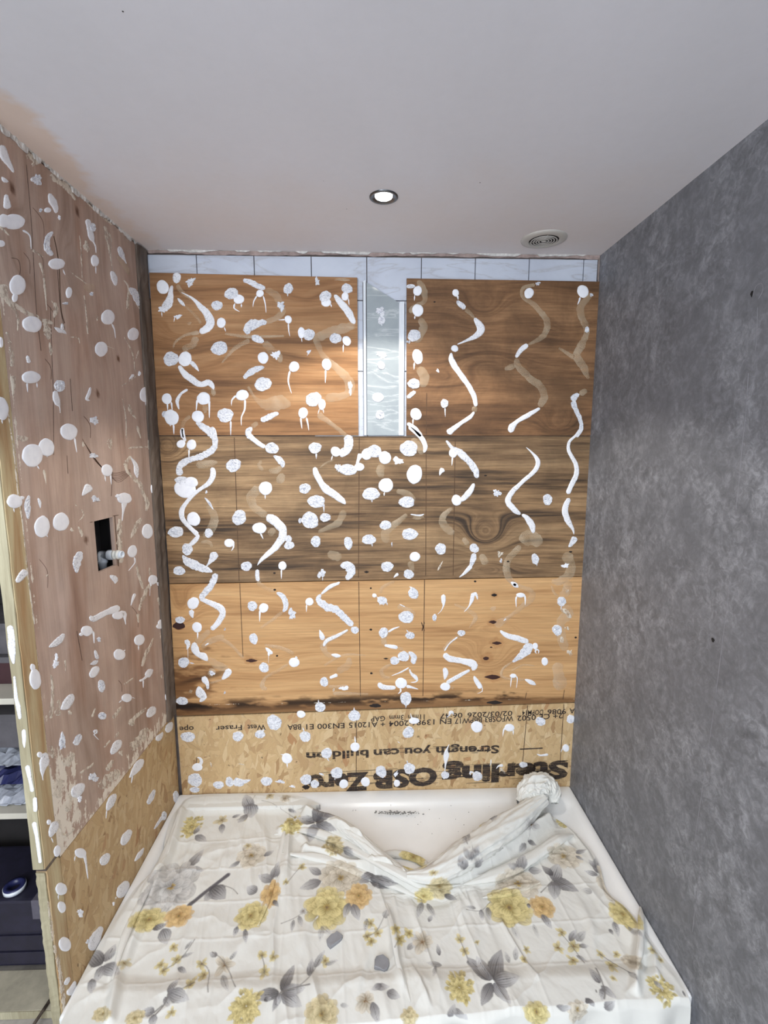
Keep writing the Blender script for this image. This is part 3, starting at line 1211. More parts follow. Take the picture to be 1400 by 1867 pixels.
def strokes(frame, data, left=None, plane=None, parent=None):
    ox, oy, s = FR[frame]
    if left is None:
        left = frame[0] == 'L'
    pl = plane or (LEFT if left else BACK)
    for kind, *pts in data:
        counter[0] += 1
        r = random.Random(counter[0])
        P = [(ox+x/s, oy+y/s, w/s) for x, y, w in pts]
        V, F = [], []
        th = {'w': .0022, 'r': .0028, 'g': .0005, 'c': .0010}[kind]
        add_stroke(V, F, P, pl, th, kind, r)
        name = {'g': 'adhesive_residue', 'c': 'adhesive_residue'}.get(kind, 'adhesive_bead')
        mat = {'w': 'bead', 'r': 'dab_rough', 'g': 'ghost', 'c': 'dab_cream'}[kind]
        mid = P[len(P)//2]
        obj(name, V, F, mat, parent or which(mid[0], mid[1], left), smooth=kind != 'r')


strokes('c5', [
 ('w', (180, 268, 14), (172, 300, 26), (165, 350, 44), (150, 385, 58), (122, 415, 46)),
 ('w', (212, 190, 50), (206, 225, 48), (205, 256, 34)),
 ('w', (235, 310, 4), (300, 345, 14), (350, 395, 32), (390, 440, 46), (412, 490, 48), (390, 530, 46), (345, 553, 34)),
 ('g', (345, 553, 30), (260, 570, 16), (200, 610, 14), (185, 650, 10)), ('g', (330, 580, 40), (300, 630, 40), (240, 655, 40)),
 ('w', (212, 345, 8), (235, 370, 22), (258, 395, 8)), ('g', (258, 395, 16), (310, 440, 18), (355, 500, 16)), ('g', (215, 260, 30), (230, 300, 26), (300, 350, 20)),
 ('r', (610, 235, 24), (650, 245, 34), (700, 270, 36), (745, 290, 24)), ('g', (745, 290, 30), (810, 330, 44), (835, 380, 36), (850, 430, 40), (800, 470, 34), (745, 490, 34)),
 ('r', (755, 490, 32), (700, 500, 52), (655, 515, 74), (635, 540, 56), (650, 562, 30)), ('r', (665, 572, 22), (690, 592, 46), (738, 610, 26)),
 ('g', (738, 610, 50), (780, 660, 50), (830, 700, 40), (835, 740, 20)), ('g', (500, 560, 14), (650, 580, 20), (860, 575, 12)),
 ('w', (1165, 325, 18), (1200, 370, 38), (1250, 430, 44), (1282, 490, 30), (1290, 502, 10)),
 ('g', (1290, 510, 44), (1220, 530, 60), (1120, 560, 60), (1060, 590, 50), (1070, 640, 34), (1100, 700, 34), (1170, 760, 44), (1230, 820, 54), (1262, 880, 62), (1240, 930, 44), (1170, 945, 50), (1110, 955, 44)),
 ('w', (220, 755, 20), (250, 800, 36), (300, 840, 40), (350, 868, 34), (400, 858, 36), (425, 880, 28), (432, 902, 8)),
 ('w', (290, 730, 28), (320, 760, 24), (342, 790, 4)), ('r', (615, 835, 22), (650, 800, 36), (700, 775, 36), (740, 765, 20)),
 ('g', (640, 880, 14), (690, 960, 24), (760, 990, 80), (830, 980, 90), (900, 1000, 30)),
 ('w', (275, 900, 16), (235, 925, 16), (210, 970, 22), (222, 1022, 6)), ('g', (430, 890, 30), (430, 940, 30)),
 ('r', (325, 1096, 16), (370, 1130, 42), (410, 1160, 46), (436, 1195, 34)), ('r', (718, 1092, 30), (770, 1065, 36), (828, 1045, 22)),
 ('g', (290, 1060, 20), (250, 1100, 24), (238, 1150, 26)), ('w', (246, 1135, 20), (238, 1160, 24), (248, 1200, 20)),
 ('r', (665, 1130, 22), (640, 1160, 36), (658, 1200, 40)), ('g', (660, 1130, 34), (700, 1100, 30)),
 ('g', (1065, 1050, 44), (1120, 1090, 30), (1200, 1150, 24), (1240, 1190, 40)), ('g', (480, 740, 10), (560, 650, 24), (650, 600, 30)),
])
dabs('c5', [
 (122, 278, 37, 43, 's'), (120, 415, 24, 18, 'x', [(115, 425, 118, 460)]), (290, 248, 24, 24, 'x'), (215, 458, 22, 12, 'x', [(195, 460, 190, 490)]), (283, 498, 14, 10, 'g'),
 (540, 318, 42, 36, 'r'), (585, 352, 33, 28, 's', [(562, 375, 555, 405, 590, 428), (600, 378, 600, 402)]), (452, 390, 36, 28, 'r'),
 (478, 495, 27, 32, 's', [(495, 520, 505, 548)]), (467, 650, 50, 43, 'r'), (713, 317, 23, 23, 's', [(695, 330, 675, 365, 670, 400), (732, 330, 745, 380, 750, 435)]),
 (885, 288, 30, 32, 'r', [(880, 315, 882, 335)]), (842, 393, 21, 28, 'x'), (810, 690, 27, 24, 'x'), (885, 475, 22, 25, 's', [(870, 475, 825, 478), (885, 495, 888, 545, 895, 578)]),
 (965, 555, 22, 34, 's', [(965, 585, 968, 612)]), (1010, 567, 36, 36, 'r'), (1172, 590, 38, 30, 'r'), (1240, 605, 26, 30, 's', [(1220, 625, 1218, 675)]),
 (1110, 335, 36, 34, 'r'), (1115, 372, 30, 26, 's', [(1143, 380, 1148, 400)]), (1242, 288, 34, 30, 'r'), (1230, 335, 22, 26, 's', [(1250, 345, 1255, 390)]),
 (1060, 243, 13, 24, 'x'), (1212, 232, 44, 10, 'g'), (1262, 888, 13, 40, 'x'), (1118, 748, 29, 36, 's', [(1112, 780, 1110, 862)]),
 (172, 715, 47, 43, 'r'), (258, 715, 40, 46, 's'), (732, 708, 32, 37, 's'), (1010, 672, 12, 12, 'x', [(1004, 680, 1000, 697)]),
 (920, 762, 32, 32, 's', [(895, 785, 885, 850, 905, 925)]), (732, 868, 51, 43, 'r'), (1038, 960, 48, 44, 'r'), (1090, 992, 22, 34, 's', [(1075, 1015, 1065, 1050), (1096, 1015, 1100, 1045)]),
 (975, 1043, 29, 34, 's', [(995, 1070, 1004, 1110, 1010, 1150), (960, 1070, 968, 1140)]), (147, 957, 30, 34, 's', [(150, 980, 152, 1030), (174, 975, 180, 1030)]),
 (370, 955, 42, 38, 's', [(332, 960, 325, 1030), (405, 965, 405, 1075)]), (605, 935, 40, 32, 's', [(570, 935, 542, 965, 540, 1000), (622, 960, 620, 1020, 600, 1070, 600, 1120)]),
 (175, 1070, 45, 47, 's', [(165, 1105, 170, 1125), (188, 1110, 190, 1175)]), (130, 1050, 12, 20, 'r'), (336, 1065, 37, 37, 's'),
 (503, 1057, 47, 45, 'r', [(535, 1090, 535, 1180)]), (380, 1020, 18, 20, 'g'),
])
strokes('c6', [
 ('g', (310, 215, 24), (340, 270, 40), (345, 330, 24), (285, 370, 34), (268, 400, 20)), ('g', (320, 425, 34), (340, 470, 44), (325, 510, 44), (295, 560, 50)),
 ('g', (310, 700, 50), (350, 750, 54), (330, 810, 50)), ('r', (250, 870, 22), (275, 850, 28), (298, 832, 20)),
 ('w', (250, 1008, 20), (290, 1040, 30), (330, 1085, 30)), ('w', (530, 300, 14), (533, 325, 4)),
 ('r', (525, 330, 14), (545, 350, 32), (572, 375, 22)), ('g', (572, 375, 24), (600, 400, 20), (625, 428, 12)),
 ('w', (622, 425, 14), (645, 455, 38), (660, 490, 44), (640, 520, 34), (580, 550, 14), (528, 572, 6)),
 ('w', (495, 618, 10), (497, 660, 32), (540, 730, 32), (590, 800, 28), (622, 860, 28), (632, 917, 20)), ('g', (630, 915, 34), (620, 950, 30)),
 ('w', (622, 945, 12), (600, 975, 22), (555, 1005, 22), (500, 1045, 30), (475, 1068, 42)),
 ('g', (960, 240, 20), (900, 255, 20), (885, 290, 20), (905, 320, 24), (950, 350, 26), (1000, 400, 34), (1028, 460, 38), (1010, 520, 34), (960, 555, 22), (920, 575, 10)),
 ('w', (920, 572, 24), (880, 605, 28), (852, 645, 16)), ('g', (850, 650, 26), (875, 705, 40), (930, 760, 38), (985, 800, 38), (1010, 860, 44), (985, 920, 34)), ('g', (790, 710, 20), (850, 690, 40)),
 ('w', (987, 925, 14), (920, 965, 26), (860, 1000, 22), (832, 1030, 38), (822, 1062, 24)),
 ('g', (1275, 290, 24), (1240, 330, 30), (1212, 370, 40), (1215, 415, 40), (1243, 475, 34), (1243, 520, 30), (1215, 580, 40), (1190, 630, 40), (1230, 700, 44), (1257, 765, 16)),
 ('r', (1248, 472, 22), (1246, 508, 26)), ('g', (1248, 825, 34), (1205, 850, 30)), ('r', (1205, 848, 20), (1180, 862, 36), (1170, 890, 36)),
 ('r', (1170, 885, 34), (1185, 930, 26), (1210, 990, 24), (1215, 1040, 22), (1190, 1088, 12)), ('g', (1090, 590, 10), (1180, 650, 30)),
])
dabs('c6', [
 (308, 275, 24, 28, 's', [(292, 295, 290, 330)]), (270, 250, 24, 12, 'r'), (309, 383, 31, 35, 's', [(293, 412, 292, 432)]), (289, 523, 37, 33, 'r'), (258, 558, 10, 8, 'x'),
 (308, 640, 29, 42, 's', [(290, 670, 288, 712)]), (287, 790, 35, 28, 'r'), (457, 900, 22, 24, 'r', [(460, 920, 462, 975)]), (299, 959, 32, 33, 's', [(283, 982, 282, 1020)]),
 (519, 286, 18, 21, 's'), (514, 595, 20, 19, 's'), (926, 288, 26, 30, 's'), (1225, 278, 32, 35, 's', [(1210, 308, 1205, 330, 1195, 352)]), (1272, 298, 10, 8, 'x'), (975, 235, 12, 10, 'x'), (420, 718, 7, 11, 'x'),
])
strokes('c7', [
 ('w', (183, 0, 22), (190, 50, 22), (203, 88, 16)), ('r', (355, 0, 60), (380, 40, 42), (395, 90, 34), (375, 140, 40), (310, 180, 42), (240, 200, 38), (188, 225, 42), (165, 260, 40), (172, 305, 36)),
 ('g', (270, 240, 40), (350, 230, 50), (410, 220, 16)), ('w', (372, 252, 30), (380, 300, 38), (355, 350, 32), (300, 390, 24), (250, 430, 24), (200, 490, 26), (178, 540, 34), (190, 590, 30), (235, 640, 26), (283, 685, 34)),
 ('w', (290, 680, 20), (265, 718, 30), (222, 756, 22)), ('r', (325, 445, 5), (355, 480, 18), (382, 522, 5)), ('g', (345, 490, 30), (388, 570, 54), (370, 640, 54), (320, 700, 44)), ('g', (300, 730, 16), (350, 730, 24), (375, 762, 16)),
 ('r', (185, 812, 8), (213, 850, 48), (270, 880, 52), (330, 900, 42), (376, 920, 12)), ('r', (332, 888, 4), (365, 850, 28), (385, 818, 50), (397, 792, 34)),
 ('r', (392, 928, 42), (388, 965, 44), (365, 1005, 32)), ('w', (610, 0, 36), (605, 40, 38), (650, 85, 30), (712, 125, 28)), ('r', (765, 178, 10), (805, 205, 42), (825, 235, 34), (822, 255, 14)),
 ('g', (820, 250, 34), (780, 275, 40), (735, 270, 30)), ('g', (825, 290, 54), (795, 355, 54)), ('g', (675, 380, 54), (620, 440, 64), (645, 510, 54), (720, 565, 44)), ('g', (690, 210, 20), (670, 240, 24), (700, 270, 20)),
 ('w', (728, 552, 20), (740, 570, 56), (785, 605, 60), (822, 650, 54), (820, 700, 50), (780, 760, 42), (720, 812, 30), (682, 848, 20), (662, 878, 4)),
 ('w', (662, 903, 22), (662, 940, 26), (668, 980, 26)), ('r', (1235, 45, 44), (1242, 75, 58), (1240, 110, 58), (1232, 148, 54), (1180, 168, 44)),
 ('w', (1300, 240, 22), (1305, 205, 20), (1325, 165, 50)), ('g', (1150, 205, 14), (1100, 225, 12), (1060, 255, 10)),
 ('w', (1030, 250, 26), (1035, 290, 38), (1070, 350, 38), (1100, 390, 50), (1160, 430, 46), (1205, 465, 36), (1224, 488, 10)),
 ('g', (1218, 525, 38), (1180, 600, 44), (1120, 635, 34), (1050, 665, 20)), ('r', (1190, 880, 24), (1240, 882, 58), (1258, 925, 52), (1228, 968, 28)), ('w', (1190, 985, 12), (1150, 1002, 16), (1110, 1015, 10)),
 ('g', (1110, 800, 60), (1200, 830, 50)), ('g', (740, 690, 50), (770, 640, 40)),
])
dabs('c7', [
 (175, 103, 28, 26, 's'), (242, 108, 31, 33, 's', [(226, 135, 225, 195)]), (200, 388, 70, 58, 's'), (238, 348, 46, 34, 's'), (178, 335, 42, 26, 'r'), (337, 410, 7, 9, 'x'),
 (510, 240, 47, 43, 'r'), (352, 672, 26, 30, 'r'), (255, 582, 43, 44, 's'), (142, 665, 52, 34, 'r'), (215, 775, 34, 38, 'r'), (163, 912, 38, 28, 'r'),
 (755, 130, 43, 37, 'r'), (714, 386, 43, 43, 's', [(712, 425, 712, 455)]), (860, 708, 23, 22, 'r'), (865, 750, 34, 25, 'r'), (546, 573, 46, 48, 'r'), (675, 640, 46, 35, 's', [(680, 670, 700, 710)]),
 (483, 735, 32, 27, 's', [(508, 728, 510, 762, 495, 785)]), (592, 883, 35, 30, 'r'), (822, 880, 26, 28, 's', [(815, 900, 815, 965)]), (1030, 128, 42, 35, 'r', [(1038, 158, 1038, 200)]),
 (1162, 152, 32, 32, 's', [(1142, 175, 1133, 208)]), (1240, 268, 56, 36, 'r'), (1178, 255, 18, 26, 'x'), (1312, 250, 32, 26, 's'), (965, 387, 39, 32, 'r'), (1038, 470, 54, 42, 'r', [(1085, 480, 1087, 540)]),
 (998, 590, 56, 52, 'r'), (935, 592, 12, 16, 'r'), (1095, 572, 34, 28, 'r'), (1035, 725, 30, 38, 'r'), (1242, 735, 28, 40, 'r'), (1072, 930, 22, 28, 'x', [(1078, 950, 1078, 975)]),
])
strokes('c8', [
 ('w', (258, -5, 20), (300, 25, 26), (338, 70, 28), (351, 110, 26), (342, 138, 12)), ('g', (275, 60, 30), (320, 110, 40), (330, 150, 30)), ('w', (430, 265, 6), (437, 245, 18), (452, 225, 42)),
 ('r', (465, 70, 12), (500, 110, 22), (550, 145, 38), (600, 190, 38), (630, 240, 34), (638, 280, 24)), ('w', (622, 308, 16), (600, 350, 34), (570, 385, 32), (545, 405, 18)),
 ('g', (500, 445, 20), (450, 490, 34), (455, 540, 44), (510, 590, 30)), ('w', (910, 108, 4), (945, 140, 12), (975, 185, 26), (960, 235, 24), (890, 300, 22), (830, 360, 28), (810, 410, 34), (850, 460, 30), (880, 480, 14)),
 ('w', (885, 482, 12), (910, 495, 26), (942, 540, 36), (950, 585, 14)), ('w', (1220, -2, 18), (1188, 40, 14), (1150, 80, 16), (1148, 130, 20), (1185, 200, 24), (1188, 260, 28), (1160, 320, 26), (1140, 368, 26)),
 ('w', (1150, 390, 24), (1125, 450, 34), (1140, 510, 34), (1170, 565, 14), (1175, 592, 4)), ('r', (1185, 605, 40), (1165, 640, 24), (1145, 662, 8)),
 ('r', (622, 695, 32), (615, 735, 28), (600, 770, 20)), ('w', (608, 765, 26), (570, 805, 16), (538, 830, 3)), ('c', (418, 792, 6), (432, 770, 10), (448, 738, 4)), ('w', (175, 832, 3), (192, 815, 16), (203, 812, 20)),
 ('g', (115, 205, 44), (100, 240, 44), (115, 275, 30)), ('g', (250, 480, 20), (190, 530, 34), (130, 580, 50), (140, 640, 40)), ('g', (190, 350, 24), (260, 370, 34), (290, 410, 24)),
 ('g', (870, 620, 40), (930, 610, 90), (1000, 640, 60)), ('g', (880, 655, 30), (820, 720, 34), (800, 780, 38), (820, 840, 34), (860, 875, 30)), ('w', (825, 855, 6), (845, 868, 24), (868, 882, 8)),
 ('g', (1130, 690, 60), (1160, 790, 50), (1100, 850, 40), (1050, 850, 20)), ('g', (660, 700, 40), (690, 760, 40)), ('g', (560, 610, 30), (590, 650, 30)), ('g', (265, 740, 40), (280, 800, 30)), ('r', (268, 480, 6), (320, 486, 10), (345, 478, 4)),
])
dabs('c8', [
 (28, 145, 32, 32, 's'), (68, 130, 40, 36, 'r'), (127, 166, 34, 36, 's'), (259, 115, 49, 44, 'r'), (200, 183, 30, 18, 'x'), (291, 258, 43, 53, 's'), (132, 319, 40, 40, 's', [(124, 355, 122, 378)]),
 (50, 367, 50, 34, 'r', [(55, 395, 55, 415)]), (248, 412, 44, 32, 'r'), (506, 138, 24, 28, 's', [(502, 160, 498, 210)]), (524, 402, 27, 31, 's'), (748, 362, 20, 20, 'x'), (1029, 398, 26, 31, 'r'), (622, 668, 25, 26, 'r'),
 (436, 672, 31, 31, 'r'), (960, 728, 21, 30, 'r', [(970, 750, 970, 768)]), (130, 540, 32, 26, 'r'), (310, 495, 34, 14, 'g'), (265, 590, 46, 31, 'r'), (38, 620, 38, 28, 'r', [(55, 640, 57, 660)]), (293, 715, 30, 26, 's'),
 (139, 770, 33, 29, 'r'), (259, 812, 28, 26, 'r'), (765, 700, 18, 12, 'c'), (770, 738, 6, 12, 'x'), (1127, 765, 18, 13, 'x'), (165, 645, 4, 10, 'x'),
])
strokes('c1', [
 ('r', (330, 75, 30), (290, 130, 44), (238, 195, 38)), ('w', (183, 262, 34), (180, 290, 32), (192, 320, 6)),
 ('w', (238, 190, 22), (310, 220, 36), (370, 250, 46), (390, 290, 42), (360, 350, 38), (312, 398, 32)), ('g', (305, 405, 40), (250, 450, 44), (212, 492, 44)),
 ('w', (135, 470, 26), (155, 485, 34), (158, 510, 20), (148, 532, 6)), ('w', (200, 482, 24), (203, 525, 50), (225, 562, 38), (265, 580, 48), (290, 608, 10)), ('g', (290, 590, 44), (360, 640, 54), (425, 665, 40)),
 ('w', (430, 658, 40), (424, 690, 46), (385, 732, 18)), ('g', (385, 735, 14), (305, 757, 14)), ('w', (250, 718, 36), (270, 735, 44), (288, 765, 26), (290, 800, 16)), ('w', (228, 778, 20), (240, 820, 64), (265, 850, 40), (235, 882, 14)),
 ('g', (250, 520, 24), (300, 480, 40), (400, 440, 34)), ('w', (270, 505, 4), (298, 488, 14)), ('g', (330, 660, 50), (300, 710, 40)), ('g', (310, 460, 20), (420, 480, 24), (530, 590, 16)),
 ('g', (620, 78, 34), (680, 120, 26), (745, 140, 24)), ('r', (752, 148, 14), (792, 172, 34), (812, 210, 36), (815, 245, 34), (795, 280, 20)), ('g', (790, 280, 24), (740, 320, 22), (640, 390, 14)),
 ('w', (678, 518, 8), (700, 540, 26), (726, 560, 20)), ('w', (882, 575, 12), (885, 600, 30)), ('g', (830, 630, 16), (750, 680, 22), (680, 720, 22), (655, 780, 34), (690, 800, 20)), ('g', (670, 500, 16), (780, 520, 24), (870, 560, 24)),
 ('w', (1175, 85, 14), (1110, 110, 26), (1052, 160, 12)), ('r', (1052, 160, 14), (1030, 195, 40), (1080, 240, 56), (1150, 265, 50), (1210, 320, 46), (1265, 372, 44)),
 ('g', (1235, 398, 20), (1160, 440, 36), (1090, 470, 36), (1065, 510, 42), (1090, 560, 34), (1150, 575, 30)), ('w', (1232, 398, 12), (1160, 438, 22), (1090, 472, 24), (1068, 510, 16)), ('w', (1118, 565, 8), (1155, 572, 26), (1185, 575, 8)),
 ('w', (1040, 398, 4), (1055, 440, 36), (1066, 468, 34)), ('g', (1240, 585, 34), (1230, 640, 44), (1160, 680, 44)), ('w', (1108, 722, 16), (1162, 700, 28)), ('g', (1130, 825, 24), (1250, 828, 20), (1370, 832, 14)), ('g', (1100, 780, 20), (1230, 780, 26)),
 ('g', (1070, 640, 16), (1200, 570, 16), (1350, 570, 6)), ('g', (170, 800, 40), (180, 825, 30)), ('c', (1130, 815, 14), (1140, 790, 10)),
])
dabs('c1', [
 (192, 220, 40, 40, 's'), (104, 332, 34, 22, 'r'), (218, 382, 33, 35, 's', [(222, 412, 222, 460)]), (156, 510, 8, 16, 's', [(156, 520, 158, 600)]), (128, 618, 38, 34, 'r', [(165, 620, 200, 626)]), (118, 876, 40, 26, 'r'),
 (590, 238, 34, 32, 'r'), (665, 252, 32, 32, 's', [(640, 265, 638, 345)]), (855, 292, 24, 34, 'x'), (598, 458, 28, 38, 'r'), (700, 560, 8, 14, 's', [(698, 565, 698, 622)]), (668, 652, 34, 32, 'r'),
 (870, 618, 36, 32, 's'), (973, 210, 28, 26, 's', [(954, 225, 952, 280)]), (1278, 400, 28, 24, 'r'), (1072, 748, 28, 32, 'r'), (1205, 790, 28, 14, 'x'), (1045, 918, 36, 32, 'r', [(1035, 895, 1033, 868)]), (405, 395, 6, 7, 'x'), (405, 820, 7, 7, 'x'), (320, 690, 18, 16, 'x'),
])
strokes('c2', [
 ('w', (288, 98, 4), (312, 115, 22)), ('w', (495, 145, 28), (495, 185, 26), (494, 215, 10), (480, 245, 4), (460, 265, 3)), ('w', (675, 135, 26), (668, 175, 24), (650, 218, 8), (620, 252, 3)), ('w', (678, 134, 26), (695, 150, 16), (702, 178, 6)),
 ('w', (903, 72, 6), (928, 88, 28), (950, 104, 6)), ('g', (880, 0, 40), (890, 50, 34), (950, 92, 24), (1025, 125, 34), (1030, 170, 42), (960, 230, 28), (885, 290, 24), (835, 320, 50), (815, 345, 44)), ('w', (860, 306, 8), (876, 292, 12)),
 ('w', (838, 365, 12), (880, 395, 30), (950, 415, 36), (1012, 436, 30)), ('r', (1030, 445, 50), (1000, 488, 58), (955, 528, 34), (912, 556, 10)), ('g', (915, 555, 12), (860, 595, 14), (848, 640, 18), (900, 660, 14), (990, 665, 16)), ('w', (988, 662, 8), (1030, 680, 28), (1056, 696, 6)),
 ('g', (1250, 60, 60), (1240, 130, 50), (1200, 150, 40)), ('g', (1225, 215, 50), (1250, 260, 70), (1205, 320, 50), (1215, 420, 60), (1235, 490, 50)), ('g', (1180, 560, 80), (1195, 620, 60), (1200, 690, 90), (1190, 730, 40)), ('g', (1150, 90, 10), (1170, 140, 16), (1200, 160, 10)), ('c', (1210, 235, 24), (1250, 262, 34), (1270, 290, 20)), ('c', (1210, 400, 20), (1222, 440, 24)),
 ('w', (228, 342, 4), (190, 355, 12), (158, 374, 12)), ('g', (170, 365, 26), (130, 410, 36), (140, 455, 28)), ('w', (135, 455, 12), (180, 462, 24), (218, 470, 22)), ('g', (215, 465, 20), (250, 485, 24)), ('r', (282, 495, 16), (312, 525, 34), (312, 570, 28)),
 ('w', (180, 640, 3), (240, 616, 8), (285, 590, 8)), ('g', (175, 572, 14), (120, 605, 24), (130, 645, 24), (175, 652, 12)), ('w', (288, 598, 8), (298, 625, 14), (325, 650, 24), (335, 668, 12), (322, 678, 7), (295, 680, 4)),
 ('w', (100, 682, 26), (125, 708, 32), (205, 713, 20)), ('w', (268, 704, 24), (300, 710, 14), (342, 722, 3)), ('g', (110, 140, 20), (130, 100, 20), (200, 65, 16)), ('g', (215, 215, 30), (300, 250, 30), (320, 280, 16)), ('w', (228, 205, 6), (262, 222, 6)),
 ('g', (630, 370, 30), (590, 400, 20), (530, 440, 24), (495, 490, 24)), ('w', (580, 405, 10), (530, 445, 6), (500, 490, 10)), ('w', (497, 505, 32), (530, 535, 38), (600, 548, 34), (655, 562, 46), (680, 580, 44), (670, 608, 20)), ('w', (655, 605, 14), (590, 640, 24), (512, 685, 24)),
 ('w', (500, 590, 22), (508, 625, 32), (500, 665, 4)), ('g', (540, 712, 24), (560, 715, 18)), ('w', (680, 640, 8), (690, 665, 24), (712, 697, 28), (732, 712, 6)), ('g', (560, 205, 14), (640, 240, 20), (690, 285, 26), (650, 350, 10)), ('w', (1062, 505, 5), (1052, 495, 8), (1060, 480, 10), (1074, 488, 8), (1070, 505, 5)), ('g', (905, 610, 10), (980, 575, 10), (1050, 580, 6)),
])
dabs('c2', [
 (75, 152, 14, 12, 's', [(85, 158, 105, 170)]), (122, 182, 30, 25, 'r', [(110, 195, 108, 212), (130, 195, 132, 212), (148, 190, 155, 212)]), (312, 140, 32, 33, 'r'), (440, 286, 14, 21, 'r'), (963, 150, 28, 14, 's', [(940, 155, 935, 180, 937, 225), (988, 145, 992, 180, 990, 212)]),
 (1052, 460, 17, 20, 's'), (1212, 188, 28, 28, 'r', [(1212, 210, 1208, 240)]), (1185, 362, 29, 33, 'r', [(1190, 388, 1190, 402)]), (1110, 553, 20, 25, 's'), (1262, 500, 16, 16, 'c'), (268, 283, 46, 38, 'r'), (130, 378, 28, 32, 'r'),
 (252, 522, 34, 32, 'r'), (198, 548, 28, 25, 'r'), (292, 395, 28, 22, 'r', [(285, 380, 268, 360)]), (237, 685, 36, 33, 's', [(232, 715, 235, 735, 218, 750)]), (266, 778, 35, 40, 'r', [(268, 810, 266, 838)]), (603, 380, 24, 18, 'r'),
 (506, 706, 30, 25, 's'), (918, 640, 20, 13, 's', [(908, 645, 902, 710), (936, 642, 944, 660, 938, 715)]), (715, 705, 14, 14, 's', [(730, 705, 730, 735, 700, 748)]), (797, 232, 18, 14, 'g'), (1245, 125, 9, 9, 'c'), (1245, 352, 14, 8, 'c'),
])
strokes('c3', [('w', (198, 460, 26), (212, 438, 22), (202, 415, 16), (182, 408, 5)), ('r', (430, 560, 30), (500, 570, 26), (542, 558, 6)), ('w', (1000, 515, 4), (1018, 522, 14), (1035, 530, 3)), ('w', (742, 388, 3), (768, 392, 10)), ('c', (270, 440, 10), (280, 475, 14)), ('c', (460, 450, 6), (500, 460, 10))])
dabs('c3', [
 (120, 270, 48, 34, 'r'), (456, 266, 38, 32, 'r'), (605, 252, 34, 28, 'r', [(622, 235, 635, 215)]), (700, 173, 51, 50, 'r'), (908, 268, 37, 36, 'r', [(902, 240, 890, 205)]), (880, 118, 30, 24, 's'), (1238, 128, 42, 36, 'r', [(1236, 100, 1236, 72)]),
 (1242, 338, 32, 30, 's', [(1245, 312, 1240, 265)]), (1052, 380, 38, 34, 'r', [(1050, 408, 1070, 435)]), (785, 415, 36, 34, 's', [(785, 440, 788, 478)]), (183, 474, 36, 26, 's'), (168, 560, 47, 46, 'r'), (166, 625, 34, 18, 'r'),
 (326, 592, 38, 24, 'r'), (400, 572, 28, 32, 'r'), (460, 577, 40, 26, 'r'), (648, 568, 38, 31, 'r'), (740, 570, 26, 11, 'x'), (822, 602, 16, 7, 'x'), (913, 556, 37, 36, 'r'), (972, 586, 28, 28, 'r'), (1120, 512, 42, 36, 'r', [(1102, 538, 1110, 565)]),
 (1166, 586, 30, 31, 's'), (1312, 572, 30, 32, 's'),
])
strokes('c4', [('w', (487, 303, 3), (470, 340, 12), (467, 375, 38), (462, 430, 12), (458, 482, 5)), ('w', (240, 105, 4), (244, 130, 8), (262, 150, 20)), ('w', (468, 132, 4), (485, 120, 8), (492, 102, 22), (508, 100, 14), (512, 118, 5)), ('w', (752, 398, 10), (752, 425, 5), (742, 445, 3)), ('w', (785, 462, 4), (800, 442, 10), (832, 440, 22)), ('c', (810, 455, 10), (840, 490, 16), (850, 505, 4)), ('w', (650, 490, 4), (622, 480, 14), (620, 502, 12)), ('w', (1045, 365, 8), (1068, 376, 10), (1118, 368, 16)), ('w', (130, 500, 4), (160, 470, 5)), ('w', (1238, 160, 4), (1246, 130, 14), (1265, 118, 16)), ('w', (155, 285, 3), (172, 298, 5))])
dabs('c4', [
 (262, 154, 34, 20, 's'), (226, 228, 36, 37, 'r'), (662, 192, 38, 36, 's'), (870, 198, 32, 24, 's', [(845, 200, 833, 215, 828, 255), (895, 205, 895, 245)]), (1068, 158, 32, 28, 'r'), (1262, 145, 25, 26, 'r'),
 (1230, 328, 21, 24, 's', [(1212, 325, 1198, 355)]), (460, 500, 26, 24, 'r'), (232, 458, 37, 34, 'r', [(222, 430, 216, 405)]), (52, 478, 34, 38, 'r'), (152, 552, 20, 23, 's'), (145, 495, 13, 12, 'x'), (665, 507, 33, 30, 'r'), (958, 434, 26, 18, 'r'),
])
